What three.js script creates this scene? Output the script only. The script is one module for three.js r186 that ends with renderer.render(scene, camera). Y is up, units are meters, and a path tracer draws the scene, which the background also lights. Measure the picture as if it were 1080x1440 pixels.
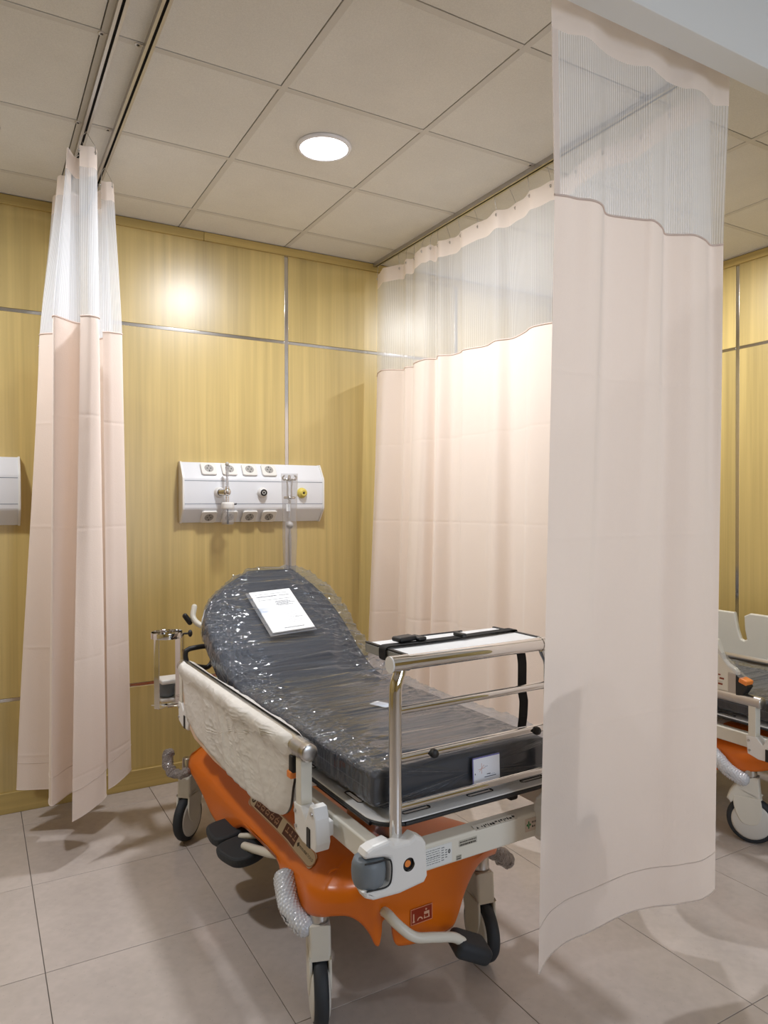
import * as THREE from 'three';
import { RoundedBoxGeometry } from 'three/addons/geometries/RoundedBoxGeometry.js';
import { mergeGeometries, toCreasedNormals } from 'three/addons/utils/BufferGeometryUtils.js';
import { RectAreaLightUniformsLib } from 'three/addons/lights/RectAreaLightUniformsLib.js';

// ---------------------------------------------------------------- camera, exposure, lights
const scene = new THREE.Scene();
scene.background = new THREE.Color(0x000000);
const camera = new THREE.PerspectiveCamera(71.3146, 1080 / 1440, 0.05, 60);
camera.position.set(0, 1.4752, 0);
camera.rotation.order = 'YXZ';
camera.rotation.set(-0.0093, -0.5202, -0.0021);
const renderer = new THREE.WebGLRenderer({ antialias: true });
renderer.toneMapping = THREE.LinearToneMapping;
renderer.toneMappingExposure = 0.715;
renderer.shadowMap.enabled = true;
RectAreaLightUniformsLib.init();

const ROOM = { x0: -2.6, x1: 3.985, z0: -3.8645, z1: 2.6, h: 2.9634 };
// round ceiling lamps: one over each bay and one over the passage behind the camera
const BAY_LAMPS = [[-0.536, -2.7], [1.264, -2.7], [3.064, -2.7]];
const HALL_LAMPS = [[1.264, 0.6]];
const BAY_POWER = 450, HALL_POWER = 150;
const BAY_COLOR = new THREE.Color().setRGB(0.985, 0.99, 1.02), HALL_COLOR = new THREE.Color().setRGB(0.95, 0.985, 1.05);
// daylight through the window in the wall behind the camera
const WINDOW = { x0: 0.7, x1: 3.1, y0: 0.95, y1: 2.35 }, DAYLIGHT = 4.6;
const skyLight = new THREE.RectAreaLight(new THREE.Color().setRGB(0.84, 0.96, 1.16), DAYLIGHT, WINDOW.x1 - WINDOW.x0, WINDOW.y1 - WINDOW.y0);
skyLight.position.set((WINDOW.x0 + WINDOW.x1) / 2, (WINDOW.y0 + WINDOW.y1) / 2, ROOM.z1 - 0.03); skyLight.name = 'window_light'; scene.add(skyLight);

// ---------------------------------------------------------------- small tools
let seed = 12345;
const rnd = () => { seed = (seed * 1664525 + 1013904223) >>> 0; return seed / 4294967296; };
const rr = (a, b) => a + (b - a) * rnd();
function hash(x, y, s) { let n = (x * 374761393 + y * 668265263 + s * 974634777) | 0; n = Math.imul(n ^ (n >>> 13), 1274126177); n ^= n >>> 16; return (n >>> 0) / 4294967296; }
function vnoise(x, y, px, py, s) {           // value noise, repeats every px, py
  const xi = Math.floor(x), yi = Math.floor(y), fx = x - xi, fy = y - yi;
  const u = fx * fx * (3 - 2 * fx), v = fy * fy * (3 - 2 * fy);
  const w = (i, p) => ((i % p) + p) % p;
  const a = hash(w(xi, px), w(yi, py), s), b = hash(w(xi + 1, px), w(yi, py), s), c = hash(w(xi, px), w(yi + 1, py), s), d = hash(w(xi + 1, px), w(yi + 1, py), s);
  return (a * (1 - u) + b * u) * (1 - v) + (c * (1 - u) + d * u) * v;
}
function fbm(x, y, px, py, s, oct = 4) { let t = 0, a = 0.5, n = 0; for (let o = 0; o < oct; o++) { t += a * vnoise(x, y, px, py, s + o); n += a; a *= 0.5; x *= 2; y *= 2; px *= 2; py *= 2; } return t / n; }
function texData(w, h, fn, srgb, sizeX, sizeY) {
  const d = new Uint8Array(w * h * 4);
  for (let j = 0; j < h; j++) for (let i = 0; i < w; i++) {
    const c = fn(i / w, j / h), k = (j * w + i) * 4;
    for (let q = 0; q < 3; q++) d[k + q] = Math.max(0, Math.min(255, Math.round(255 * (Array.isArray(c) ? c[q] : c))));
    d[k + 3] = 255;
  }
  const t = new THREE.DataTexture(d, w, h, THREE.RGBAFormat);
  t.magFilter = THREE.LinearFilter; t.minFilter = THREE.LinearMipmapLinearFilter; t.generateMipmaps = true;
  t.wrapS = t.wrapT = THREE.RepeatWrapping; t.repeat.set(1 / sizeX, 1 / sizeY);
  if (srgb) t.colorSpace = THREE.SRGBColorSpace;
  t.needsUpdate = true;
  return t;
}
function canvasTex(w, h, draw) {
  const c = document.createElement('canvas'); c.width = w; c.height = h;
  draw(c.getContext('2d'), w, h);
  const t = new THREE.CanvasTexture(c); t.colorSpace = THREE.SRGBColorSpace; t.anisotropy = 4; return t;
}
const numbers = {};
function numbered(name) { const n = numbers[name] = (numbers[name] ?? -1) + 1; return n ? name + '_' + String(n).padStart(3, '0') : name; }
function tag(o, label, category, group) { o.userData.label = label; o.userData.category = category; if (group) o.userData.group = group; return o; }
function thing(name, label, category, pos = [0, 0, 0], turn = 0, group) {
  const o = new THREE.Group(); o.name = numbered(name); o.position.set(...pos); o.rotation.y = turn; scene.add(o);
  return tag(o, label, category, group);
}
function structure(name, pos = [0, 0, 0]) { const o = new THREE.Group(); o.name = name; o.position.set(...pos); o.userData.kind = 'structure'; scene.add(o); return o; }
function part(parent, name, geo, mat, label) {
  const m = new THREE.Mesh(Array.isArray(geo) ? merge(geo) : geo, mat); m.name = name; m.castShadow = m.receiveShadow = true;
  if (label) m.userData.label = label;
  parent.add(m); return m;
}
function merge(list) {
  const need = list.some(g => !g.index);
  const l = list.map(g => { g = need && g.index ? g.toNonIndexed() : g; for (const k of Object.keys(g.attributes)) if (!['position', 'normal', 'uv'].includes(k)) g.deleteAttribute(k);
    if (!g.attributes.uv) g.setAttribute('uv', new THREE.BufferAttribute(new Float32Array(g.attributes.position.count * 2), 2)); return g; });
  return mergeGeometries(l);
}
const V = (x, y, z) => new THREE.Vector3(x, y, z);
function box(w, h, d, x = 0, y = 0, z = 0, r = 0.003, rot) {
  r = Math.min(r, w / 2.01, h / 2.01, d / 2.01);
  const g = r > 0 ? new RoundedBoxGeometry(w, h, d, 2, r) : new THREE.BoxGeometry(w, h, d);
  if (rot) g.applyMatrix4(new THREE.Matrix4().makeRotationFromEuler(new THREE.Euler(...rot)));
  g.translate(x, y, z); return g;
}
function span(x0, x1, y0, y1, z0, z1, r) { return box(x1 - x0, y1 - y0, z1 - z0, (x0 + x1) / 2, (y0 + y1) / 2, (z0 + z1) / 2, r); }
function rod(a, b, r, r2 = r, seg = 16) {
  const A = V(...a), B = V(...b), L = A.distanceTo(B), g = new THREE.CylinderGeometry(r2, r, L, seg, 1);
  g.applyQuaternion(new THREE.Quaternion().setFromUnitVectors(V(0, 1, 0), B.clone().sub(A).normalize()));
  g.translate((A.x + B.x) / 2, (A.y + B.y) / 2, (A.z + B.z) / 2); return g;
}
function tube(pts, r, closed = false, seg, rad = 10, tension = 0.5) {
  const c = new THREE.CatmullRomCurve3(pts.map(p => V(...p)), closed, 'catmullrom', tension);
  const g = new THREE.TubeGeometry(c, seg ?? pts.length * 8, r, rad, closed);
  if (closed) return g;
  const ends = [c.getPoint(0), c.getPoint(1)].map(p => { const s = new THREE.SphereGeometry(r * 0.999, rad, 6); s.translate(p.x, p.y, p.z); return s; });
  return merge([g, ...ends]);
}
function ball(r, x, y, z, sx = 1, sy = 1, sz = 1, seg = 20) { const g = new THREE.SphereGeometry(r, seg, Math.round(seg * 0.7)); g.scale(sx, sy, sz); g.translate(x, y, z); return g; }
function lathe(pts, seg = 32) { return new THREE.LatheGeometry(pts.map(p => new THREE.Vector2(...p)), seg); }
function shapeOf(pts, smooth) {
  if (!smooth) return new THREE.Shape(pts.map(p => new THREE.Vector2(...p)));
  const c = new THREE.CatmullRomCurve3(pts.map(p => V(p[0], p[1], 0)), true, 'catmullrom', 0.5);
  return new THREE.Shape(c.getPoints(pts.length * 6).map(p => new THREE.Vector2(p.x, p.y)));
}
function rrect(x0, x1, y0, y1, r) {
  const s = new THREE.Shape();
  s.moveTo(x0 + r, y0); s.lineTo(x1 - r, y0); s.absarc(x1 - r, y0 + r, r, -Math.PI / 2, 0); s.lineTo(x1, y1 - r); s.absarc(x1 - r, y1 - r, r, 0, Math.PI / 2);
  s.lineTo(x0 + r, y1); s.absarc(x0 + r, y1 - r, r, Math.PI / 2, Math.PI); s.lineTo(x0, y0 + r); s.absarc(x0 + r, y0 + r, r, Math.PI, Math.PI * 1.5); return s;
}
function extrude(shape, depth, bevel = 0.003, segs = 2) {
  return new THREE.ExtrudeGeometry(shape, { depth: depth - 2 * bevel, bevelEnabled: bevel > 0, bevelThickness: bevel, bevelSize: bevel, bevelOffset: -bevel, bevelSegments: segs, curveSegments: 10 }).translate(0, 0, bevel);
}
// profile in (z, y), thickness along x from x0 to x0 + t
function sideExtrude(pts, x0, t, bevel = 0.003, smooth = false) {
  const g = extrude(pts.isShape ? pts : shapeOf(pts.map(p => [-p[0], p[1]]), smooth), t, bevel); g.rotateY(Math.PI / 2); g.translate(x0, 0, 0); return g;
}
// surface from a grid of points fn(u, v) -> [x, y, z]
function grid(nu, nv, fn, uvfn, closeU = false) {
  const pos = [], uv = [], idx = [];
  for (let j = 0; j <= nv; j++) for (let i = 0; i <= nu; i++) { const p = fn(i / nu, j / nv, i, j); pos.push(p[0], p[1], p[2]); const t = uvfn ? uvfn(i / nu, j / nv, i, j) : [i / nu, j / nv]; uv.push(t[0], t[1]); }
  for (let j = 0; j < nv; j++) for (let i = 0; i < nu; i++) { const a = j * (nu + 1) + i, b = a + 1, c = a + nu + 1, d = c + 1; idx.push(a, b, d, a, d, c); }
  const g = new THREE.BufferGeometry();
  g.setAttribute('position', new THREE.Float32BufferAttribute(pos, 3)); g.setAttribute('uv', new THREE.Float32BufferAttribute(uv, 2)); g.setIndex(idx); g.computeVertexNormals();
  if (closeU) { const n = g.attributes.normal; for (let j = 0; j <= nv; j++) { const a = j * (nu + 1), b = a + nu; const x = n.getX(a) + n.getX(b), y = n.getY(a) + n.getY(b), z = n.getZ(a) + n.getZ(b), l = Math.hypot(x, y, z) || 1; n.setXYZ(a, x / l, y / l, z / l); n.setXYZ(b, x / l, y / l, z / l); } }
  return g;
}
// uv in metres from the dominant direction of each normal
function metricUV(g, ox = 0, oy = 0) {
  const p = g.attributes.position, n = g.attributes.normal, uv = new Float32Array(p.count * 2);
  for (let i = 0; i < p.count; i++) {
    const ax = Math.abs(n.getX(i)), ay = Math.abs(n.getY(i)), az = Math.abs(n.getZ(i));
    const [a, b] = ay >= ax && ay >= az ? [p.getX(i), p.getZ(i)] : ax > az ? [p.getZ(i), p.getY(i)] : [p.getX(i), p.getY(i)];
    uv[2 * i] = a + ox; uv[2 * i + 1] = b + oy;
  }
  g.setAttribute('uv', new THREE.BufferAttribute(uv, 2)); return g;
}
const smooth = (a, b, x) => { const t = Math.max(0, Math.min(1, (x - a) / (b - a))); return t * t * (3 - 2 * t); };
const lerp = (a, b, t) => a + (b - a) * t;

// ---------------------------------------------------------------- materials
const std = (r, g, b, roughness, metalness = 0, more = {}) => new THREE.MeshPhysicalMaterial({ color: new THREE.Color().setRGB(r, g, b), roughness, metalness, side: THREE.DoubleSide, ...more });
const woodTex = texData(512, 1024, (u, v) => {
  const wob = 0.35 * fbm(u * 6, v * 2, 6, 2, 3, 3) + 0.06 * fbm(u * 10, v * 10, 10, 10, 8, 2);
  const broad = fbm(u * 9 + wob * 2, v * 1, 9, 1, 21, 3), mid = fbm(u * 40 + wob * 4, v * 2, 40, 2, 5, 3), fine = fbm(u * 170, v * 6, 170, 6, 9, 2);
  const t = 0.55 * (broad - 0.5) + 0.26 * (mid - 0.5) + 0.14 * (fine - 0.5), k = 1 + 0.50 * t;
  return [0.745 * k, 0.655 * (k + 0.02 * t), 0.41 * (k + 0.10 * t)];
}, true, 1.25, 2.5);
const tileTex = texData(512, 512, (u, v) => {
  const a = fbm(u * 5, v * 5, 5, 5, 31, 5), b = fbm(u * 60, v * 60, 60, 60, 77, 2), s = hash(Math.floor(u * 512), Math.floor(v * 512), 3) > 0.9985 ? -0.12 : 0;
  const k = 1 + 0.10 * (a - 0.5) + 0.05 * (b - 0.5) + s;
  return [0.745 * k, 0.705 * k, 0.68 * k];
}, true, 1.2, 1.2);
const ceilTex = texData(256, 256, (u, v) => { const k = 1 + 0.05 * (fbm(u * 4, v * 4, 4, 4, 11, 4) - 0.5) + 0.05 * (hash(Math.floor(u * 256), Math.floor(v * 256), 5) - 0.5); return [0.87 * k, 0.86 * k, 0.835 * k]; }, true, 0.6, 0.6);
const clothBump = texData(1024, 1024, (u, v) => {
  const crease = (p, w) => Math.exp(-Math.pow((((v - p + 1.5) % 1) - 0.5) / w, 2));
  const wr = fbm(u * 12, v * 5, 12, 5, 41, 4), wr2 = Math.abs(fbm(u * 7 + 1.2 * wr, v * 9, 7, 9, 91, 3) - 0.5) * 2;
  return 0.35 + 0.18 * wr + 0.10 * (1 - wr2) ** 4 + 0.16 * (crease(0.17, 0.003) + crease(0.39, 0.003) + crease(0.63, 0.003) + crease(0.83, 0.003)) + 0.05 * hash(Math.floor(u * 1024), Math.floor(v * 1024), 17);
}, false, 1.9, 2.2);
const wrinkleTex = texData(512, 512, (u, v) => {           // sharp irregular folds of thin film
  const w = fbm(u * 5, v * 5, 5, 5, 61, 3), w2 = fbm(u * 4 + 9, v * 4, 4, 4, 67, 3);
  const a = 1 - Math.abs(2 * fbm(u * 5 + 1.6 * w, v * 14 + 1.2 * w2, 5, 14, 51, 3) - 1), b = 1 - Math.abs(2 * fbm(u * 16 + 2 * w2, v * 22, 16, 22, 57, 3) - 1);
  return 0.6 * a ** 3 + 0.3 * b ** 3 + 0.1 * w;
}, false, 0.7, 0.7);
const stripeTex = texData(32, 8, (u) => { const k = 0.5 + 0.5 * Math.cos(u * 2 * Math.PI); return 0.29 + 0.30 * k; }, false, 0.0072, 0.02);

const M = {
  wood: std(1, 1, 1, 0.36, 0, { map: woodTex, clearcoat: 0.9, clearcoatRoughness: 0.32 }),
  woodTrim: std(0.86, 0.84, 0.80, 0.4, 0, { map: woodTex }),
  chromeStrip: std(0.62, 0.61, 0.60, 0.16, 1),
  tile: std(1, 1, 1, 0.19, 0, { map: tileTex, specularIntensity: 0.9 }),
  grout: std(0.13, 0.115, 0.105, 0.9),
  ceilTile: std(1, 1, 1, 0.9, 0, { map: ceilTex }),
  ceilBar: std(0.62, 0.595, 0.55, 0.6),
  plenum: std(0.06, 0.055, 0.05, 1),
  paint: std(0.80, 0.81, 0.80, 0.75),
  alu: std(0.52, 0.50, 0.48, 0.38, 0.85),
  groove: std(0.02, 0.018, 0.016, 0.8),
  cloth: std(0.92, 0.815, 0.74, 1, 0, { transmission: 0.30, thickness: 0, bumpMap: clothBump, bumpScale: 0.006 }),
  clothHem: std(0.92, 0.82, 0.75, 1, 0, { transparent: true, opacity: 0.86, transmission: 0.2, thickness: 0 }),
  net: std(0.86, 0.89, 0.94, 1, 0, { transparent: true, alphaMap: stripeTex, transmission: 0.3, thickness: 0 }),
  stitch: std(0.74, 0.60, 0.53, 0.9),
  steel: std(0.72, 0.71, 0.70, 0.06, 1),
  steelDull: std(0.55, 0.53, 0.51, 0.3, 1),
  hook: std(0.55, 0.53, 0.5, 0.3, 0.9),
  orange: std(0.70, 0.155, 0.004, 0.30, 0, { bumpMap: ceilTex, bumpScale: 0.0003 }),
  cream: std(0.72, 0.70, 0.62, 0.35),
  white: std(0.80, 0.80, 0.79, 0.35),
  whitePanel: std(0.80, 0.83, 0.88, 0.3),
  socket: std(0.80, 0.79, 0.76, 0.3),
  black: std(0.012, 0.012, 0.013, 0.5),
  rubber: std(0.022, 0.027, 0.034, 0.65),
  bumperGrey: std(0.17, 0.20, 0.23, 0.45),
  darkGrey: std(0.05, 0.05, 0.055, 0.6),
  wheelCover: std(0.66, 0.65, 0.61, 0.4),
  mattress: std(0.018, 0.020, 0.027, 0.55, 0, { bumpMap: wrinkleTex, bumpScale: 0.002 }),
  film: std(0.80, 0.84, 0.90, 0.10, 0, { transmission: 0.97, thickness: 0, bumpMap: wrinkleTex, bumpScale: 0.005, specularIntensity: 1, ior: 1.5 }),
  filmClear: std(0.85, 0.85, 0.86, 0.12, 0, { transmission: 0.86, thickness: 0, ior: 1.45 }),
  foam: std(0.74, 0.725, 0.69, 0.45, 0, { bumpMap: wrinkleTex, bumpScale: 0.004, clearcoat: 0.5, clearcoatRoughness: 0.25 }),
  bubble: std(0.60, 0.63, 0.68, 0.22, 0, { clearcoat: 1, clearcoatRoughness: 0.1 }),
  greyWrap: std(0.30, 0.27, 0.26, 0.3, 0, { bumpMap: wrinkleTex, bumpScale: 0.008, clearcoat: 0.6 }),
  webbing: std(0.008, 0.008, 0.009, 0.85),
  paper: std(0.80, 0.82, 0.84, 0.6),
  orangeKnob: std(0.85, 0.26, 0.05, 0.4),
  yellow: std(0.70, 0.58, 0.12, 0.4),
  lampGlow: new THREE.MeshStandardMaterial({ color: 0xffffff, emissive: new THREE.Color(1, 1, 1), emissiveIntensity: 14, roughness: 0.5 }),
  lampRim: std(0.86, 0.86, 0.90, 0.4),
  redBrown: std(0.25, 0.05, 0.02, 0.5),
};

// ---------------------------------------------------------------- room shell
const FT = 0.6, FX0 = 0.1828, FZ0 = -2.4784;
{
  const floor = structure('floor');
  part(floor, 'floor_bed', span(ROOM.x0 - 0.1, ROOM.x1 + 0.1, -0.12, -0.004, ROOM.z0 - 0.1, ROOM.z1 + 0.1, 0), M.grout);
  const cache = {};
  for (let i = Math.floor((ROOM.x0 - FX0) / FT); FX0 + i * FT < ROOM.x1; i++) for (let j = Math.floor((ROOM.z0 - FZ0) / FT); FZ0 + j * FT < ROOM.z1; j++) {
    const g = 0.0012, x0 = Math.max(ROOM.x0, FX0 + i * FT + g), x1 = Math.min(ROOM.x1, FX0 + (i + 1) * FT - g), z0 = Math.max(ROOM.z0, FZ0 + j * FT + g), z1 = Math.min(ROOM.z1, FZ0 + (j + 1) * FT - g);
    if (x1 - x0 < 0.01 || z1 - z0 < 0.01) continue;
    const w = x1 - x0, d = z1 - z0, v = (i * 7 + j * 3 + 70) % 3, key = [w.toFixed(3), d.toFixed(3), v].join();
    cache[key] ??= metricUV(box(w, 0.012, d, 0, -0.006, 0, 0.0012), v * 0.37, v * 0.61);
    part(floor, 'floor_tile', cache[key], M.tile).position.set((x0 + x1) / 2, 0, (z0 + z1) / 2);
  }
}
const CX0 = 0.9639, CZ0 = -2.4001;
{
  const ceiling = structure('ceiling');
  const H = ROOM.h;
  part(ceiling, 'ceiling_slab', span(ROOM.x0 - 0.1, ROOM.x1 + 0.1, H + 0.05, H + 0.2, ROOM.z0 - 0.1, ROOM.z1 + 0.1, 0), M.plenum);
  const cache = {}, hb = 0.012, gap = 0.0035;
  const i0 = Math.floor((ROOM.x0 - CX0) / FT), j0 = Math.floor((ROOM.z0 - CZ0) / FT);
  for (let i = i0; CX0 + i * FT < ROOM.x1; i++) for (let j = j0; CZ0 + j * FT < ROOM.z1; j++) {
    const x0 = Math.max(ROOM.x0, CX0 + i * FT + hb), x1 = Math.min(ROOM.x1, CX0 + (i + 1) * FT - hb - gap), z0 = Math.max(ROOM.z0, CZ0 + j * FT + hb + gap), z1 = Math.min(ROOM.z1, CZ0 + (j + 1) * FT - hb);
    if (x1 - x0 < 0.01 || z1 - z0 < 0.01) continue;
    const w = x1 - x0, d = z1 - z0, v = (i * 5 + j * 3 + 90) % 3, key = [w.toFixed(3), d.toFixed(3), v].join();
    cache[key] ??= metricUV(box(w, 0.014, d, 0, 0.0065, 0, 0.002), v * 0.21, v * 0.33);
    part(ceiling, 'ceiling_tile', cache[key], M.ceilTile).position.set((x0 + x1) / 2, H, (z0 + z1) / 2);
  }
  for (let i = i0 + 1; CX0 + i * FT < ROOM.x1; i++) part(ceiling, 'ceiling_runner', span(CX0 + i * FT - hb, CX0 + i * FT + hb, H - 0.0015, H + 0.04, ROOM.z0, ROOM.z1, 0.001), M.ceilBar);
  for (let j = j0 + 1; CZ0 + j * FT < ROOM.z1; j++) part(ceiling, 'ceiling_cross_runner', span(ROOM.x0, ROOM.x1, H - 0.001, H + 0.04, CZ0 + j * FT - hb, CZ0 + j * FT + hb, 0.001), M.ceilBar);
}
// panelled walls: laminate panels with polished strips let into the joints
const ROWS = [[0.1, 0.543 - 0.009], [0.543 + 0.009, 2.4163 - 0.009], [2.4163 + 0.009, 2.915]];
function panelWall(name, length, origin, turn, joints) {        // built along local +x, facing local +z
  const w = structure(name, origin); w.rotation.y = turn;
  part(w, 'wall_core', span(0, length, 0, ROOM.h + 0.05, -0.2, -0.014, 0), M.plenum);
  const edges = [0, ...joints, length];
  for (let k = 0; k + 1 < edges.length; k++) for (const [y0, y1] of ROWS) {
    const x0 = edges[k] + (k ? 0.0115 : 0), x1 = edges[k + 1] - (k + 2 < edges.length ? 0.0115 : 0);
    const g = span(x0, x1, y0, y1, -0.014, 0, 0.0015);
    part(w, 'wall_panel', metricUV(g, rr(0, 1.2), rr(0, 2)), M.wood);
  }
  for (const x of joints) part(w, 'chrome_strip', span(x - 0.011, x + 0.011, 0.1, 2.915, -0.014, -0.002, 0.0015), M.chromeStrip);
  for (const y of [0.543, 2.4163]) for (let k = 0; k + 1 < edges.length; k++) part(w, 'chrome_strip', span(edges[k] + 0.0112, edges[k + 1] - 0.0112, y - 0.0085, y + 0.0085, -0.014, -0.002, 0.0015), M.chromeStrip);
  return w;
}
function trimRun(name, length, origin, turn, y0, y1, depth, lengths) {
  const w = structure(name, origin); w.rotation.y = turn;
  let x = 0, k = 0;
  while (x < length - 0.02) { const e = Math.min(length, x + lengths[k++ % lengths.length]); const g = span(x + 0.0006, e - 0.0006, y0, y1, -0.012, depth, 0.003); const m = metricUV(g, 0, rr(0, 2)); const uv = m.attributes.uv; for (let i = 0; i < uv.count; i++) uv.setXY(i, uv.getY(i) * 1.5, uv.getX(i)); part(w, name.startsWith('base') ? 'skirting_board' : 'crown_board', m, M.woodTrim); x = e; }
}
const BW = ROOM.x1 - ROOM.x0;
panelWall('wall_back', BW, [ROOM.x0, 0, ROOM.z0], 0, [-2.0333, -0.8333, 0.3667, 1.5667, 2.7667].map(x => x - ROOM.x0));
trimRun('baseboard_back', BW, [ROOM.x0, 0, ROOM.z0], 0, 0, 0.1003, 0.014, [2.4]);
trimRun('trim_1', BW, [ROOM.x0, 0, ROOM.z0], 0, 2.9142, ROOM.h - 0.004, 0.016, [3.685, 2.4]);
const RL = ROOM.z1 - ROOM.z0;
panelWall('wall_right', RL, [ROOM.x1, 0, ROOM.z0], -Math.PI / 2, [1.19, 2.39, 3.59, 4.79, 5.99]);
trimRun('baseboard_right', RL, [ROOM.x1, 0, ROOM.z0], -Math.PI / 2, 0, 0.1003, 0.014, [2.4]);
trimRun('trim_2', RL, [ROOM.x1, 0, ROOM.z0], -Math.PI / 2, 2.9142, ROOM.h - 0.004, 0.016, [2.4]);
panelWall('wall_left', RL, [ROOM.x0, 0, ROOM.z1], Math.PI / 2, [0.6, 1.8, 3.0, 4.2, 5.4]);
trimRun('baseboard_left', RL, [ROOM.x0, 0, ROOM.z1], Math.PI / 2, 0, 0.1003, 0.014, [2.4]);
panelWall('wall_front', BW, [ROOM.x1, 0, ROOM.z1], Math.PI, [0.9, 2.1, 3.3, 4.5, 5.7]);
{
  const w = structure('window_1', [0, 0, ROOM.z1]), { x0, x1, y0, y1 } = WINDOW;
  part(w, 'window_pane', span(x0, x1, y0, y1, -0.016, -0.006, 0.001), new THREE.MeshStandardMaterial({ color: 0x222222, emissive: new THREE.Color(0.80, 0.93, 1.1), emissiveIntensity: 1.5, roughness: 0.1 }));
  for (const [a, b, c, d] of [[x0 - 0.05, x1 + 0.05, y0 - 0.05, y0], [x0 - 0.05, x1 + 0.05, y1, y1 + 0.05], [x0 - 0.05, x0, y0, y1], [x1, x1 + 0.05, y0, y1], [(x0 + x1) / 2 - 0.02, (x0 + x1) / 2 + 0.02, y0, y1]]) part(w, 'window_frame', span(a, b, c, d, -0.03, 0, 0.003), M.paint);
}
trimRun('baseboard_front', BW, [ROOM.x1, 0, ROOM.z1], Math.PI, 0, 0.1003, 0.014, [2.4]);
part(structure('trim_3'), 'ceiling_beam', span(ROOM.x0, ROOM.x1, 2.75, ROOM.h - 0.002, -1.345, -1.262, 0.003), M.paint, 'painted beam hanging under the ceiling');

// ---------------------------------------------------------------- ceiling lamps
function lamp(x, z, label, power, color, group) {
  const t = thing('ceiling_lamp', label, 'lamp', [x, ROOM.h, z], 0, group);
  part(t, 'rim', lathe([[0.098, 0], [0.112, 0], [0.114, -0.004], [0.110, -0.012], [0.100, -0.014], [0.0985, -0.010]], 48), M.lampRim);
  part(t, 'diffuser', lathe([[0, -0.011], [0.07, -0.011], [0.099, -0.0095], [0.099, -0.004]], 48), M.lampGlow, 'glowing white diffuser');
  const L = new THREE.RectAreaLight(color, power, 0.17, 0.17);
  L.position.set(x, ROOM.h - 0.016, z); L.rotation.x = -Math.PI / 2; L.name = 'lamp_light'; scene.add(L);
}
BAY_LAMPS.forEach(([x, z], i) => lamp(x, z, ['round ceiling lamp over the bay beyond the bunched curtains', 'round lit ceiling lamp above the stretcher with the booklet', 'round ceiling lamp over the stretcher by the far wall'][i], BAY_POWER, BAY_COLOR, 'round ceiling lamps'));
HALL_LAMPS.forEach(([x, z]) => lamp(x, z, 'round ceiling lamp over the passage in front of the beam', HALL_POWER, HALL_COLOR, 'round ceiling lamps'));

// ---------------------------------------------------------------- curtain tracks
function track(x, z0, z1, label, screws) {
  const t = thing('curtain_track', label, 'curtain track', [x, ROOM.h, (z0 + z1) / 2], 0, 'ceiling curtain tracks');
  const L = z1 - z0, h = 0.022;
  const prof = new THREE.Shape([[-0.014, 0], [0.014, 0], [0.014, -h], [0.0045, -h], [0.0045, -h + 0.003], [0.011, -h + 0.004], [0.011, -0.004], [-0.011, -0.004], [-0.011, -h + 0.004], [-0.0045, -h + 0.003], [-0.0045, -h], [-0.014, -h]].map(p => new THREE.Vector2(...p)));
  const g = new THREE.ExtrudeGeometry(prof, { depth: L, bevelEnabled: false }); g.translate(0, 0, -L / 2);
  part(t, 'rail', g, M.alu); part(t, 'groove', span(-0.0108, 0.0108, -0.007, -0.0045, -L / 2, L / 2, 0), M.groove);
  for (const z of screws) part(t, 'fixing_clip', [lathe([[0, -0.004], [0.010, -0.004], [0.012, -0.001], [0.012, 0]], 16).translate(-0.03, 0, z - (z0 + z1) / 2), box(0.02, 0.003, 0.014, -0.02, -0.0018, z - (z0 + z1) / 2, 0.001)], M.alu), part(t, 'screw_hole', lathe([[0, -0.0046], [0.005, -0.0046], [0.005, -0.003]], 12).translate(-0.03, 0, z - (z0 + z1) / 2), M.black);
}
const TX = { a: 0.385, b: 0.495, c: 2.145 };
track(TX.a, ROOM.z0 + 0.02, -1.35, 'aluminium curtain track that carries the thick bunched curtain', [-2.4, -3.0]);
track(TX.b, ROOM.z0 + 0.02, -1.35, 'aluminium curtain track that carries the slim bunched curtain', [-2.4, -3.0]);
track(TX.c, ROOM.z0 + 0.02, -1.35, 'aluminium curtain track over the drawn curtain beside the stretcher', [-2.4, -1.8]);
{ // cross track fixed to the back of the beam
  const t = thing('curtain_track', 'short dark track on the back of the beam that carries the foreground curtain', 'curtain track', [1.6, 2.866, -1.376], 0, 'ceiling curtain tracks');
  part(t, 'rail', [span(-0.5, 0.475, -0.012, 0.012, -0.012, -0.004, 0.001), span(-0.5, 0.475, -0.012, 0.012, 0.004, 0.012, 0.001), span(-0.5, 0.475, 0.006, 0.012, -0.012, 0.012, 0.001)], std(0.10, 0.08, 0.07, 0.5, 0.3)); part(t, 'groove', span(-0.5, 0.475, 0.002, 0.006, -0.004, 0.004, 0), M.groove);
  for (const x of [-0.4, 0, 0.4]) part(t, 'fixing_clip', span(x - 0.012, x + 0.012, -0.006, 0.014, 0.012, 0.031, 0.002), M.alu);
}

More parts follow.
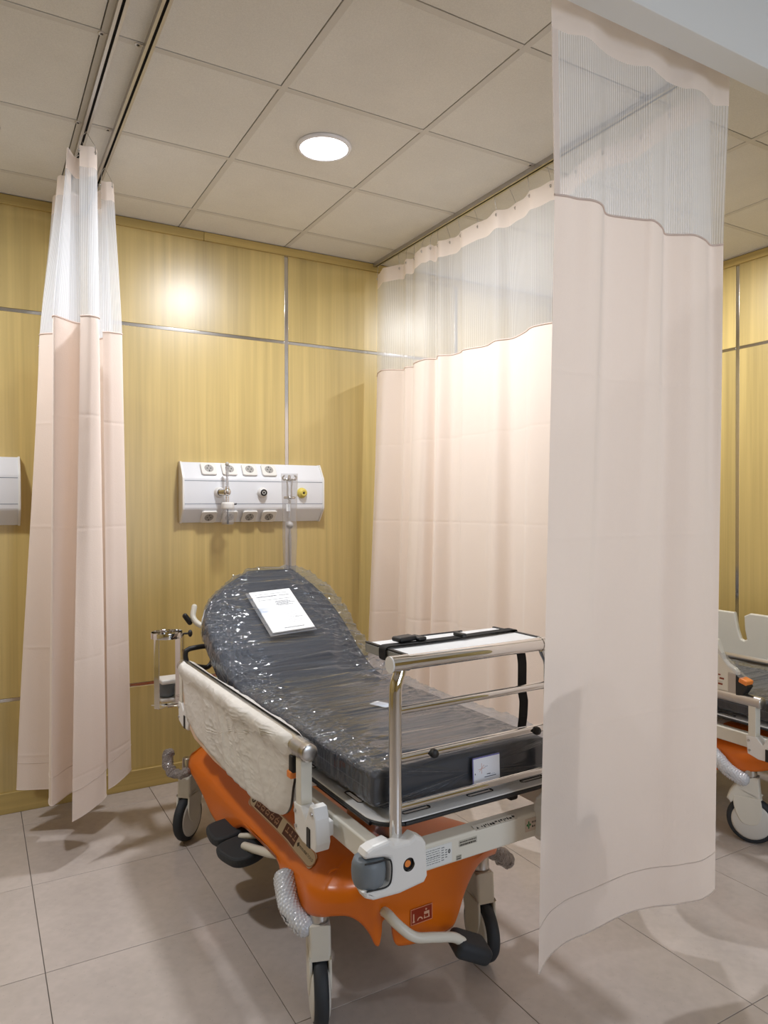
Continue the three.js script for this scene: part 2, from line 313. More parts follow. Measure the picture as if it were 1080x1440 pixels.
// ---------------------------------------------------------------- curtains
// levels: [{ y, pts: [[x, z], ...] }, ...] from the top down; every level has as many points
function curtain(label, levels, o) {
  const n = o.n ?? 160;
  const rows = levels.map(l => { const c = new THREE.CatmullRomCurve3(l.pts.map(p => V(p[0], 0, p[1])), false, 'catmullrom', 0.5); return { y: l.y, p: Array.from({ length: n + 1 }, (_, i) => c.getPoint(i / n)) }; });
  const at = (i, y) => {
    let k = 0; while (k < rows.length - 2 && y < rows[k + 1].y) k++;
    const t = Math.max(0, Math.min(1, (rows[k].y - y) / (rows[k].y - rows[k + 1].y))), e = t * 0.7 + 0.3 * t * t * (3 - 2 * t);
    return [lerp(rows[k].p[i].x, rows[k + 1].p[i].x, e), lerp(rows[k].p[i].z, rows[k + 1].p[i].z, e)];
  };
  const arc = [0]; { const mid = rows[Math.min(1, rows.length - 1)].p; for (let i = 1; i <= n; i++) arc.push(arc[i - 1] + mid[i].distanceTo(mid[i - 1])); }
  const hooks = o.hooks ?? Math.max(2, Math.round(arc[n] / 0.16)), head = o.head ?? 0.085;
  const cx = rows[0].p.reduce((s, p) => s + p.x, 0) / (n + 1), cz = rows[0].p.reduce((s, p) => s + p.z, 0) / (n + 1);
  const t = thing('curtain', label, 'curtain', [cx, 0, cz], 0, 'peach cubicle curtains');
  const topY = i => o.top - 0.007 * Math.pow(Math.abs(Math.sin(Math.PI * (i / n) * hooks)), 1.5);
  const seam = i => o.seam + 0.004 * Math.sin(arc[i] * 9);
  const bottom = i => o.bottom + (o.hemWave ?? 0.01) * Math.sin(arc[i] * 6 + 1) + (o.tip ? -o.tip * Math.exp(-Math.pow(arc[i] / 0.08, 2)) : 0);
  const surf = (y0, y1, nv, off = 0, i0 = 0, i1 = n) => {
    const rowsOf = j => i => lerp(y0(i), y1(i), j / nv);
    return grid(i1 - i0, nv, (u, v, i, j) => {
      i += i0; const y = rowsOf(j)(i), p = at(i, y);
      if (!off) return [p[0] - cx, y, p[1] - cz];
      const a = at(Math.max(0, i - 1), y), b = at(Math.min(n, i + 1), y), dx = b[0] - a[0], dz = b[1] - a[1], l = Math.hypot(dx, dz) || 1;
      return [p[0] - cx - off * dz / l, y, p[1] - cz + off * dx / l];
    }, (u, v, i, j) => [arc[i + i0] + (o.uv ?? 0), rowsOf(j)(i + i0)]);
  };
  part(t, 'header_band', surf(topY, i => topY(i) - head, 4), M.clothHem);
  part(t, 'net_panel', surf(i => topY(i) - head, seam, 18), M.net, 'white open net panel');
  part(t, 'cloth_panel', surf(seam, bottom, 46), M.cloth, 'peach cloth panel');
  const line = (f, r, off = 0) => { const P = []; for (let i = 0; i <= n; i += 1) { const y = f(i), p = at(i, y); P.push(V(p[0] - cx, y, p[1] - cz)); } return new THREE.TubeGeometry(new THREE.CatmullRomCurve3(P), n * 2, r, 5); };
  part(t, 'seam', line(seam, 0.0035), M.stitch);
  part(t, 'bottom_hem', [line(i => bottom(i) + 0.12, 0.0014), line(bottom, 0.002)], M.cloth);
  if (o.side) { const k = o.side; part(t, 'side_hem', [surf(i => topY(i) - head, seam, 18, 0.002, 0, k), surf(i => topY(i) - head, seam, 18, -0.002, 0, k)], M.clothHem); }
  for (let h = 0; h <= hooks; h++) {
    const i = Math.round(h * n / hooks), p = at(i, o.top), x = p[0] - cx, z = p[1] - cz, y = o.top - 0.022, ty = o.trackY ?? 2.9395;
    if (o.trackX !== undefined && Math.abs(p[0] - o.trackX) > 0.045) continue;
    const tx = o.trackX !== undefined ? o.trackX - cx : x, tz = o.trackZ !== undefined ? o.trackZ - cz : z;
    part(t, 'hook', [tube([[x, y, z + 0.003], [x + 0.004, y + 0.006, z], [x, y + 0.028, z], [(x + tx) / 2 - 0.003, lerp(y, ty, 0.75), (z + tz) / 2], [tx, ty, tz]], 0.0014, false, 14, 5), lathe([[0.0035, -0.001], [0.0075, -0.001], [0.0075, 0.001], [0.0035, 0.001], [0.0035, -0.001]], 14).rotateX(Math.PI / 2).translate(x, y, z)], M.hook);
  }
  return t;
}
// bunched curtain on the first track
curtain('thick bunched peach curtain gathered at the wall beside the empty console', [
  { y: 2.88, pts: [[0.362, -3.02], [0.395, -3.0], [0.428, -3.03], [0.40, -3.10], [0.36, -3.12], [0.322, -3.06], [0.345, -3.2], [0.36, -3.3], [0.315, -3.35], [0.34, -3.46], [0.42, -3.5], [0.32, -3.56], [0.34, -3.66], [0.42, -3.7], [0.33, -3.76]] },
  { y: 2.2, pts: [[0.352, -2.94], [0.39, -2.925], [0.422, -2.96], [0.385, -3.06], [0.345, -3.07], [0.262, -2.985], [0.30, -3.15], [0.34, -3.24], [0.242, -3.36], [0.33, -3.46], [0.42, -3.5], [0.255, -3.56], [0.34, -3.66], [0.43, -3.7], [0.27, -3.76]] },
  { y: 0.22, pts: [[0.332, -3.12], [0.41, -3.18], [0.486, -3.275], [0.42, -3.36], [0.36, -3.37], [0.270, -3.265], [0.27, -3.38], [0.31, -3.46], [0.150, -3.54], [0.30, -3.58], [0.43, -3.62], [0.19, -3.66], [0.33, -3.70], [0.44, -3.73], [0.20, -3.79]] },
], { top: 2.885, seam: 2.2, bottom: 0.225, n: 220, hooks: 9, trackX: TX.a, tip: 0.03, hemWave: 0.006 });
curtain('slim bunched peach curtain hanging behind the thick one', [
  { y: 2.88, pts: [[0.482, -3.30], [0.505, -3.29], [0.535, -3.31], [0.50, -3.38], [0.478, -3.44], [0.535, -3.50], [0.48, -3.56], [0.53, -3.64], [0.48, -3.70], [0.53, -3.76]] },
  { y: 2.2, pts: [[0.466, -3.17], [0.50, -3.16], [0.546, -3.185], [0.50, -3.27], [0.475, -3.35], [0.545, -3.42], [0.47, -3.5], [0.545, -3.58], [0.47, -3.66], [0.54, -3.74]] },
  { y: 0.22, pts: [[0.508, -3.37], [0.56, -3.42], [0.636, -3.535], [0.56, -3.58], [0.51, -3.60], [0.60, -3.64], [0.50, -3.67], [0.60, -3.71], [0.51, -3.74], [0.60, -3.78]] },
], { top: 2.885, seam: 2.2, bottom: 0.225, n: 150, hooks: 6, trackX: TX.b, tip: 0.02, uv: 3.3, hemWave: 0.006 });
{ // drawn curtain along the third track
  const pts = [[2.13, -3.80], [2.085, -3.70], [2.078, -3.62], [2.165, -3.55], [2.128, -3.47], [2.155, -3.42], [2.106, -3.34], [2.099, -3.26], [2.112, -3.215], [2.158, -3.195], [2.128, -3.13], [2.182, -3.08], [2.178, -3.0], [2.154, -2.94], [2.182, -2.80], [2.156, -2.69], [2.20, -2.62], [2.182, -2.51], [2.152, -2.43], [2.168, -2.34], [2.20, -2.24], [2.15, -2.12], [2.14, -2.0], [2.19, -1.88], [2.15, -1.76], [2.14, -1.66], [2.18, -1.56]];
  curtain('peach curtain drawn along the side of the stretcher to the wall', [
    { y: 2.87, pts: pts.map(([x, z]) => [lerp(2.148, x, 0.7), z]) },
    { y: 2.26, pts },
    { y: 0.25, pts: pts.map(([x, z], i) => [x - 0.045 + 0.75 * (x - 2.15), z + 0.01 * Math.sin(i)]) },
  ], { top: 2.875, seam: 2.262, bottom: 0.25, n: 300, hooks: 19, trackX: TX.c, uv: 0.7 });
}
curtain('broad peach curtain hanging across the end of the stretcher under the beam', [
  { y: 2.79, pts: [[1.305, -1.40], [1.345, -1.395], [1.384, -1.39], [1.431, -1.385], [1.475, -1.395], [1.529, -1.41], [1.591, -1.405], [1.643, -1.395], [1.68, -1.39], [1.735, -1.40], [1.777, -1.412], [1.825, -1.405], [1.868, -1.395], [1.931, -1.40], [1.99, -1.415], [2.05, -1.405]] },
  { y: 2.28, pts: [[1.309, -1.392], [1.342, -1.385], [1.384, -1.384], [1.431, -1.374], [1.472, -1.384], [1.529, -1.42], [1.591, -1.408], [1.643, -1.39], [1.672, -1.378], [1.728, -1.397], [1.777, -1.424], [1.825, -1.404], [1.863, -1.388], [1.925, -1.40], [1.987, -1.424], [2.02, -1.404]] },
  { y: 0.26, pts: [[1.263, -1.402], [1.306, -1.427], [1.344, -1.442], [1.404, -1.455], [1.45, -1.458], [1.493, -1.458], [1.555, -1.464], [1.605, -1.470], [1.667, -1.474], [1.737, -1.468], [1.79, -1.455], [1.83, -1.44], [1.873, -1.43], [1.93, -1.416], [1.985, -1.42], [2.023, -1.43]] },
], { top: 2.842, head: 0.125, seam: 2.28, bottom: 0.262, n: 220, hooks: 6, trackZ: -1.376, trackY: 2.852, tip: 0.012, uv: 5.1, side: 7, hemWave: 0.004 });

// ---------------------------------------------------------------- bed head consoles
function console_(x, label, sleeve) {
  const t = thing('wall_console', label, 'wall console', [x, 1.547, ROOM.z0], 0, 'bed head consoles');
  const W = 0.815, hw = W / 2;
  // profile (depth, height)
  const P = [[0.001, -0.162], [0.022, -0.162], [0.082, -0.092], [0.086, -0.082], [0.086, 0.072], [0.082, 0.084], [0.028, 0.162], [0.001, 0.162]];
  const g = extrude(shapeOf(P), W - 0.016, 0.001); g.rotateY(-Math.PI / 2); g.translate(hw - 0.008, 0, 0);
  part(t, 'body', toCreasedNormals(g, 0.5), M.whitePanel);
  for (const s of [-1, 1]) { const e = extrude(shapeOf(P.map(p => [p[0] < 0.01 ? p[0] : p[0] + 0.004, p[1] * 1.02])), 0.01, 0.002); e.rotateY(-Math.PI / 2); e.translate(s * (hw - 0.003) + 0.005, 0, 0); part(t, 'end_cap', toCreasedNormals(e, 0.5), M.socket); }
  for (const y of [0.062, -0.062]) part(t, 'groove_line', span(-hw + 0.01, hw - 0.01, y - 0.0015, y + 0.0015, 0.0855, 0.0868, 0), std(0.22, 0.26, 0.32, 0.5));
  const put = (o, u, row) => { // place on the sloped faces
    const a = row > 0 ? Math.atan2(0.054, 0.078) : Math.atan2(0.060, 0.070);
    const [d, y] = row > 0 ? [0.055 + 0.001, 0.123] : [0.052 + 0.001, -0.127];
    o.position.set(u, y, d); o.rotation.x = row > 0 ? -a : a;
  };
  for (const row of [1, -1]) for (let k = 0; k < 4; k++) {
    const f = part(t, 'power_socket', extrude(rrect(-0.0425, 0.0425, -0.040, 0.040, 0.014), 0.012, 0.004), M.socket, 'white power socket');
    put(f, -0.262 + k * 0.1135, row);
    part(f, 'socket_well', lathe([[0.0001, 0.0128], [0.021, 0.0128], [0.023, 0.0135], [0.0245, 0.0126]], 28).rotateX(Math.PI / 2).scale(1, 1, 1), std(0.36, 0.35, 0.33, 0.5));
    part(f, 'socket_contact', [box(0.004, 0.010, 0.004, 0, 0.017, 0.013, 0.001), box(0.004, 0.010, 0.004, 0, -0.017, 0.013, 0.001), rod([-0.0095, 0, 0.0125], [-0.0095, 0, 0.0142], 0.0032), rod([0.0095, 0, 0.0125], [0.0095, 0, 0.0142], 0.0032)], M.darkGrey);
  }
  [[-0.212, M.white, 'grey gas outlet'], [0.03, M.white, 'black and white gas outlet'], [0.268, M.yellow, 'yellow gas outlet']].forEach(([u, m, l], k) => {
    const o = part(t, 'gas_outlet', lathe([[0, 0.03], [0.014, 0.03], [0.017, 0.027], [0.023, 0.024], [0.026, 0.019], [0.026, 0.004], [0.030, 0.002], [0.030, 0]], 32).rotateX(Math.PI / 2).translate(u, 0, 0.086), m, l);
    part(o, 'outlet_ring', lathe([[0.010, 0.0315], [0.012, 0.033], [0.0165, 0.0325], [0.019, 0.0295], [0.0165, 0.0292], [0.010, 0.0305]], 24).rotateX(Math.PI / 2).translate(u, 0, 0.086), k === 2 ? M.yellow : M.black);
    part(o, 'outlet_bore', lathe([[0, 0.0322], [0.006, 0.0322], [0.006, 0.0300]], 16).rotateX(Math.PI / 2).translate(u, 0, 0.086), M.black);
  });
  return t;
}
console_(1.354, 'white wall console with sockets and gas outlets above the stretcher');
console_(-0.222, 'white wall console in the next bay beyond the bunched curtains');
{ // oxygen flowmeter plugged into the console
  const t = thing('flowmeter', 'clear plastic oxygen flowmeter with humidifier bottle plugged into the console', 'flowmeter', [1.155, 1.547, ROOM.z0 + 0.125]);
  part(t, 'valve_body', [rod([-0.016, 0, -0.008], [0.004, 0, 0.022], 0.017), ball(0.021, 0.012, 0.002, 0.02), rod([0.012, -0.02, 0.02], [0.012, -0.055, 0.02], 0.010), rod([0.012, 0, 0.02], [0.012, 0.03, 0.02], 0.012)], M.steel);
  part(t, 'scale_tube', rod([0.012, 0.03, 0.02], [0.012, 0.145, 0.02], 0.0095), M.filmClear, 'clear flow tube');
  part(t, 'tube_core', rod([0.012, 0.03, 0.02], [0.012, 0.138, 0.02], 0.0035), std(0.55, 0.53, 0.52, 0.5));
  part(t, 'tube_cap', lathe([[0, 0.162], [0.008, 0.160], [0.010, 0.15], [0.010, 0.142], [0, 0.142]], 16).translate(0.012, 0, 0.02), std(0.45, 0.43, 0.38, 0.5));
  part(t, 'bottle_lid', lathe([[0.014, -0.052], [0.030, -0.054], [0.034, -0.062], [0.034, -0.084], [0.030, -0.088]], 24).translate(0.014, 0, 0.022), M.white);
  part(t, 'bottle', lathe([[0.030, -0.086], [0.034, -0.094], [0.034, -0.165], [0.028, -0.172], [0, -0.172]], 24).translate(0.014, 0, 0.022), M.filmClear, 'clear humidifier bottle');
  part(t, 'dip_tube', [rod([0.014, -0.09, 0.022], [0.014, -0.158, 0.022], 0.0028), rod([0.014, -0.150, 0.022], [0.014, -0.168, 0.022], 0.006)], M.darkGrey);
  part(t, 'outlet_nipple', rod([0.04, -0.066, 0.024], [0.062, -0.062, 0.026], 0.005, 0.004), M.darkGrey);
}
{ // ceiling sprinkler at the very edge
  const t = thing('sprinkler', 'small grey round sprinkler plate in the ceiling of the next bay', 'sprinkler', [0.062, ROOM.h, -3.20]);
  part(t, 'plate', lathe([[0, -0.016], [0.014, -0.016], [0.016, -0.010], [0.034, -0.004], [0.036, 0]], 28), M.steelDull); part(t, 'nozzle', lathe([[0, -0.03], [0.014, -0.029], [0.014, -0.026], [0.005, -0.024], [0.005, -0.014]], 16), M.steelDull);
}
// ---------------------------------------------------------------- stretchers
const labelSide = canvasTex(640, 96, (c, w, h) => {
  c.fillStyle = '#e2d6c2'; c.fillRect(0, 0, w, h); c.strokeStyle = '#c98a66'; c.lineWidth = 7; c.beginPath(); c.roundRect(4, 4, w - 8, h - 8, 44); c.stroke();
  c.fillStyle = '#20180f'; c.beginPath(); c.ellipse(40, 48, 16, 22, 0, 0, 7); c.fill(); c.fillStyle = '#e2d6c2'; c.fillRect(37, 36, 6, 24);
  c.fillStyle = '#5a2413'; c.fillRect(66, 14, 222, 68); c.fillRect(330, 14, 120, 68);
  c.strokeStyle = '#c9a184'; c.fillStyle = '#c9a184'; c.lineWidth = 4;
  for (let k = 0; k < 5; k++) { const x = 76 + k * 43; c.strokeRect(x, 44, 26, 16); c.beginPath(); c.moveTo(x + 4, 44); c.lineTo(x + 14 + 4 * (k % 3), 26); c.stroke(); c.beginPath(); c.arc(x + 6, 66, 4, 0, 7); c.arc(x + 20, 66, 4, 0, 7); c.fill(); }
  for (let k = 0; k < 3; k++) { const x = 342 + k * 36; c.fillRect(x, 50, 26, 8); c.beginPath(); c.moveTo(x + 13, 46); c.lineTo(x + 13, 26); c.stroke(); c.beginPath(); c.moveTo(x + 7, 34); c.lineTo(x + 13, 22); c.lineTo(x + 19, 34); c.fill(); }
  c.fillStyle = '#2c2317'; c.beginPath(); c.moveTo(462, 48); c.lineTo(474, 34); c.lineTo(486, 48); c.lineTo(474, 62); c.fill(); c.font = 'bold 22px sans-serif'; c.fillText('mmme', 486, 55); c.font = '22px sans-serif'; c.fillText('W/ATVOA1D', 536, 55, 84);
});
const labelFoot = canvasTex(256, 160, (c, w, h) => {
  c.fillStyle = '#8c2a06'; c.fillRect(0, 0, w, h); c.strokeStyle = '#d88a66'; c.lineWidth = 8; c.strokeRect(5, 5, w - 10, h - 10);
  c.fillStyle = '#d8a98c'; c.fillRect(28, 50, 14, 84); c.fillRect(22, 122, 26, 14); c.lineWidth = 12; c.strokeStyle = '#d8a98c'; c.beginPath(); c.arc(108, 128, 26, Math.PI, 0); c.stroke();
  c.beginPath(); c.arc(180, 40, 10, 0, 7); c.fill(); c.fillRect(156, 60, 56, 28); c.fillRect(156, 98, 10, 28); c.fillRect(206, 60, 12, 66); c.fillRect(152, 118, 70, 10);
});
const labelPlate = canvasTex(320, 150, (c, w, h) => {
  c.fillStyle = '#dfe2e2'; c.fillRect(0, 0, w, h); c.fillStyle = '#6f7579';
  for (let r = 0; r < 7; r++) for (let x = 14; x < 180;) { const l = 10 + hash(r, x, 9) * 26; c.fillRect(x, 18 + r * 17, Math.min(l, 186 - x), r === 3 ? 8 : 5); x += l + 6; }
  for (let r = 0; r < 6; r++) c.fillRect(200, 20 + r * 19, 24 + 10 * hash(r, 2, 4), 7);
  for (let r = 0; r < 4; r++) { c.fillRect(244, 44 + r * 18, 22, 8); } c.fillStyle = '#30363a'; c.beginPath(); c.ellipse(290, 64, 14, 17, 0, 0, 7); c.fill(); c.fillStyle = '#dfe2e2'; c.fillRect(284, 56, 12, 4); c.fillRect(284, 66, 12, 4);
});
const labelBar = canvasTex(512, 80, (c, w, h) => {
  c.fillStyle = '#cfcabf'; c.fillRect(0, 0, w, h); c.fillStyle = '#14120f'; c.beginPath(); c.moveTo(24, 62); c.lineTo(38, 28); c.lineTo(52, 62); c.fill();
  for (let x = 84, k = 0; x < 480; k++) { const l = 8 + hash(k, 3, 1) * 26, y = 22 + hash(k, 5, 1) * 18; c.fillRect(x, y, l, 14 + hash(k, 7, 1) * 18); if (k % 2) c.fillRect(x + l / 3, y - 12, 7, 44); x += l + 5 + hash(k, 9, 1) * 8; }
});
const labelCross = canvasTex(256, 96, (c, w, h) => {
  c.fillStyle = '#cdbfb0'; c.fillRect(0, 0, w, h); c.fillStyle = '#2f7a48'; for (let k = 0; k < 4; k++) { c.save(); c.translate(42, 48); c.rotate(k * Math.PI / 2); c.beginPath(); c.ellipse(0, -16, 9, 13, 0, 0, 7); c.fill(); c.restore(); }
  c.fillStyle = '#3a3330'; for (let r = 0; r < 2; r++) for (let x = 84, k = 0; x < 236 - r * 40; k++) { const l = 7 + hash(k, r, 12) * 14; c.fillRect(x, 26 + r * 32, l, 13); x += l + 8; }
});
const labelSerial = canvasTex(256, 64, (c, w, h) => { c.fillStyle = '#b5b2a6'; c.fillRect(0, 0, w, h); c.fillStyle = '#2b2a26'; for (let r = 0; r < 2; r++) for (let x = 10, k = 0; x < 240; k++) { const l = 6 + hash(k, r, 33) * 20; c.fillRect(x, 12 + r * 26, l, 12 + 6 * r); x += l + 4; } });
const sheetTex = canvasTex(256, 192, (c, w, h) => {
  c.fillStyle = '#e4e6ec'; c.fillRect(0, 0, w, h); c.fillStyle = '#5c5ba6'; c.fillRect(0, 0, w, 9); c.fillRect(0, 0, 8, h);
  c.strokeStyle = '#c79a92'; c.lineWidth = 4; c.beginPath(); c.moveTo(84, 50); c.lineTo(84, 130); c.moveTo(54, 96); c.lineTo(118, 88); c.moveTo(62, 112); c.lineTo(108, 66); c.stroke();
  c.fillStyle = '#98a0ac'; c.fillRect(112, 78, 30, 4); c.fillStyle = '#3a3f4c'; c.fillRect(132, 138, 34, 6); c.fillRect(110, 158, 110, 6); c.fillRect(20, 118, 7, 12); c.fillStyle = '#a2a9b6'; for (let k = 0; k < 4; k++) c.fillRect(150 + k * 4, 146, 60 - k * 9, 3);
});
const manualTex = canvasTex(420, 600, (c, w, h) => {
  c.fillStyle = '#eef1f4'; c.fillRect(0, 0, w, h); c.fillStyle = '#7d858f';
  const bar = (x, y, l, t) => { for (let q = x; q < x + l;) { const k = 8 + hash(q | 0, y, 5) * 22; c.fillRect(q, y, Math.min(k, x + l - q), t); q += k + 4; } };
  bar(40, 46, 330, 7); c.fillStyle = '#59616c'; bar(40, 80, 210, 13); bar(270, 84, 110, 8); c.fillStyle = '#9aa1aa'; bar(40, 118, 90, 6); c.fillStyle = '#717984'; bar(40, 136, 340, 7);
  c.fillStyle = '#7a828c'; for (let r = 0; r < 5; r++) bar(200 - 12 * (r % 2), 168 + r * 15, 130 + 30 * (r % 3), 9);
  c.fillStyle = '#b2b8c0'; for (let r = 0; r < 16; r++) bar(214, 262 + r * 15, 96 + 40 * hash(r, 3, 3), 5);
  c.fillStyle = '#8a929c'; bar(300, 420, 76, 7); c.fillStyle = '#68707a'; bar(130, 556, 200, 10);
});
const printMat = t => new THREE.MeshPhysicalMaterial({ map: t, roughness: 0.45, side: THREE.DoubleSide });
const P = { side: printMat(labelSide), foot: printMat(labelFoot), plate: printMat(labelPlate), bar: printMat(labelBar), cross: printMat(labelCross), serial: printMat(labelSerial), sheet: printMat(sheetTex), manual: printMat(manualTex) };

// orange base cover: outline with the height of its lower edge and shoulder, from the middle of the foot end round the flank to the head end
const FLANK = [
  [0.337, 0.635, 0.312, 0.395], [0.332, 0.575, 0.300, 0.385], [0.322, 0.50, 0.272, 0.375], [0.313, 0.43, 0.255, 0.365], [0.306, 0.375, 0.26, 0.36], [0.302, 0.345, 0.30, 0.358],
  [0.300, 0.315, 0.318, 0.356], [0.298, 0.22, 0.318, 0.354], [0.298, 0.10, 0.312, 0.352], [0.298, -0.02, 0.30, 0.35], [0.299, -0.10, 0.262, 0.35], [0.301, -0.16, 0.232, 0.35], [0.303, -0.23, 0.215, 0.352], [0.305, -0.31, 0.213, 0.355], [0.307, -0.38, 0.228, 0.36],
  [0.312, -0.44, 0.262, 0.366], [0.320, -0.50, 0.295, 0.372], [0.324, -0.545, 0.312, 0.38], [0.324, -0.59, 0.32, 0.384], [0.318, -0.632, 0.322, 0.386], [0.298, -0.668, 0.325, 0.388], [0.26, -0.692, 0.328, 0.39], [0.19, -0.706, 0.325, 0.392], [0.10, -0.713, 0.32, 0.394]];
const FOOT_A = [[0.06, 0.80, 0.232, 0.45], [0.11, 0.80, 0.238, 0.45], [0.143, 0.80, 0.250, 0.447], [0.155, 0.80, 0.285, 0.445], [0.160, 0.80, 0.328, 0.444], [0.186, 0.80, 0.330, 0.44], [0.192, 0.80, 0.29, 0.438], [0.200, 0.799, 0.264, 0.436], [0.209, 0.796, 0.268, 0.432], [0.222, 0.786, 0.298, 0.428], [0.242, 0.766, 0.326, 0.42], [0.268, 0.745, 0.340, 0.412], [0.296, 0.723, 0.338, 0.408], [0.322, 0.688, 0.326, 0.402]];
const FOOT_B = [[0.03, 0.80, 0.234, 0.45], [0.056, 0.80, 0.243, 0.448], [0.077, 0.798, 0.274, 0.446], [0.098, 0.794, 0.315, 0.444], [0.13, 0.785, 0.352, 0.44], [0.17, 0.770, 0.374, 0.436], [0.215, 0.752, 0.378, 0.43], [0.255, 0.732, 0.370, 0.422], [0.292, 0.708, 0.356, 0.414], [0.320, 0.675, 0.340, 0.405]];
function shellGeometry() {
  const full = [[0, 0.80, 0.230, 0.452], ...FOOT_B, ...FLANK, [0, -0.715, 0.32, 0.395], ...[...FOOT_A, ...FLANK].reverse().map(p => [-p[0], p[1], p[2], p[3]])];
  const a = new THREE.CatmullRomCurve3(full.map(p => V(p[0], p[2], p[1])), true, 'centripetal'), b = new THREE.CatmullRomCurve3(full.map(p => V(p[0], p[3], p[1])), true, 'centripetal');
  const n = 420, A = [], B = [];
  for (let i = 0; i <= n; i++) { const k = (i % n) / n; A.push(a.getPoint(k)); B.push(b.getPoint(k)); }
  const ring = [[-0.012, 0, 0], [-0.004, 0, 0], [0, 0.012, 0], [0.001, 0, 0.5], [-0.001, -0.03, 1], [-0.004, -0.014, 1], [-0.012, -0.003, 1], [-0.024, 0.004, 1]];
  const nv = ring.length - 1 + 12;
  return grid(n, nv, (u, v, i, j) => {
    const p = A[i], q = B[i], out = V(p.x, 0, p.z * 0.35).normalize();
    if (p.z > 0.70 || p.z < -0.64) out.set(p.x * 0.6, 0, p.z * 0.55).normalize();
    if (j < ring.length) { const [d, dy, t] = ring[j]; return [p.x + out.x * d, lerp(p.y, q.y, t) + dy, p.z + out.z * d]; }
    const k = (j - ring.length + 1) / 12, sx = p.x * 0.10, sz = p.z * 0.78, e = ring[ring.length - 1][0];
    const x0 = p.x + out.x * e, z0 = p.z + out.z * e, y0 = q.y + 0.004;
    const xf = lerp(x0, sx, k), flat = lerp(0.455, 0.385, smooth(-0.12, 0.06, xf));
    return [xf, y0 + (flat - y0) * Math.sin(Math.min(1, k * 2.4) * Math.PI / 2), lerp(z0, sz, k)];
  }, (u, v) => [u * 4, v * 0.6], true);
}
const SHELL = shellGeometry();
const wheelG = (() => {
  const tyre = lathe([[0.070, -0.020], [0.084, -0.0205], [0.093, -0.018], [0.0985, -0.010], [0.100, 0], [0.0985, 0.010], [0.093, 0.018], [0.084, 0.0205], [0.070, 0.020]], 56).rotateZ(Math.PI / 2);
  const cover = s => lathe([[0, 0.031], [0.03, 0.0305], [0.055, 0.0285], [0.072, 0.0255], [0.079, 0.022], [0.080, 0.014]], 44).rotateZ(-s * Math.PI / 2);
  const f = new THREE.Shape(); f.moveTo(-0.0365, 0.1968); f.bezierCurveTo(-0.036, 0.22, -0.032, 0.25, -0.030, 0.292); f.lineTo(0.040, 0.292); f.bezierCurveTo(0.06, 0.25, 0.09, 0.22, 0.097, 0.185); f.lineTo(0.078, 0.168); f.absarc(0, 0.1, 0.1035, 0.72, 1.931, false); f.closePath();
  const arch = extrude(f, 0.062, 0.009, 3).rotateY(Math.PI / 2).translate(-0.031, 0, 0);
  const cheek = s => { const c = new THREE.Shape(); c.moveTo(-0.036, 0.205); c.bezierCurveTo(-0.045, 0.16, -0.05, 0.13, -0.03, 0.10); c.bezierCurveTo(-0.02, 0.08, 0.03, 0.075, 0.045, 0.10); c.bezierCurveTo(0.06, 0.13, 0.075, 0.16, 0.07, 0.205); c.closePath(); return extrude(c, 0.010, 0.004, 2).rotateY(Math.PI / 2).translate(s > 0 ? 0.0225 : -0.0325, 0, 0); };
  return { tyre: tyre.translate(0, 0.1, 0), covers: merge([cover(1), cover(-1)]).translate(0, 0.1, 0), fork: merge([arch, cheek(1), cheek(-1)]), neck: lathe([[0, 0.36], [0.024, 0.36], [0.027, 0.30], [0.030, 0.283], [0, 0.283]], 24).translate(0, 0, -0.005) };
})();
function caster(bed, x, z, turn) {          // x, z: where the tyre touches the floor; turn: about the vertical
  const f = part(bed, 'caster_fork', wheelG.fork, M.cream); f.position.set(x, 0, z); f.rotation.y = turn;
  part(f, 'tyre', wheelG.tyre, M.rubber, 'dark rubber tyre'); part(f, 'wheel_cover', wheelG.covers, M.wheelCover); part(f, 'swivel_neck', wheelG.neck, M.steelDull);
}
const BACK = { z: -0.06, a: 32 * Math.PI / 180, y: 0.80 };
const backPoint = (x, s, d) => [x, BACK.y + s * Math.sin(BACK.a) + d * Math.cos(BACK.a), BACK.z - s * Math.cos(BACK.a) + d * Math.sin(BACK.a)];
function padLoop(l, inflate, flareR, noise) { // mattress cross sections; l from 0 (foot) to 1 (head)
  const flat = 0.925 - BACK.z, len = flat + 0.70, s = l * len;
  return th => {
    const sb = s - flat; // along the backrest
    let xl = -0.292, xr = 0.298;
    xl -= 0.03 * smooth(-0.1, 0.25, sb); if (sb > 0.30) { const k = (sb - 0.30) / 0.40; xl += 0.275 * Math.pow(k, 2.6); xr -= 0.095 * Math.pow(k, 2.4); }
    const cx = (xl + xr) / 2, w = (xr - xl) / 2 + inflate, h = 0.0475 + inflate;
    const c = Math.cos(th), q = Math.sin(th), p = 0.24;
    let x = cx + w * Math.sign(c) * Math.pow(Math.abs(c), p), d = -0.0475 + h * Math.sign(q) * Math.pow(Math.abs(q), p);
    // position of the top middle line, with a soft bend
    const bend = 0.10, k = Math.max(0, Math.min(1, (sb + bend) / (2 * bend)));
    const ang = BACK.a * k * k * (3 - 2 * k);
    let z, y; if (sb <= 0) { z = 0.925 - s; y = BACK.y; } else { z = BACK.z - sb * Math.cos(BACK.a); y = BACK.y + sb * Math.sin(BACK.a); }
    const over = Math.max(0, 1 - Math.abs(sb) / bend); y += 0.012 * over * over;
    if (flareR && c > 0) x += flareR(s, sb) * smooth(0.2, 1, c) * smooth(-1.1, 0.9, q);
    if (noise) d += noise(x, s, th);
    return [x, y + d * Math.cos(ang), z + d * Math.sin(ang)];
  };
}
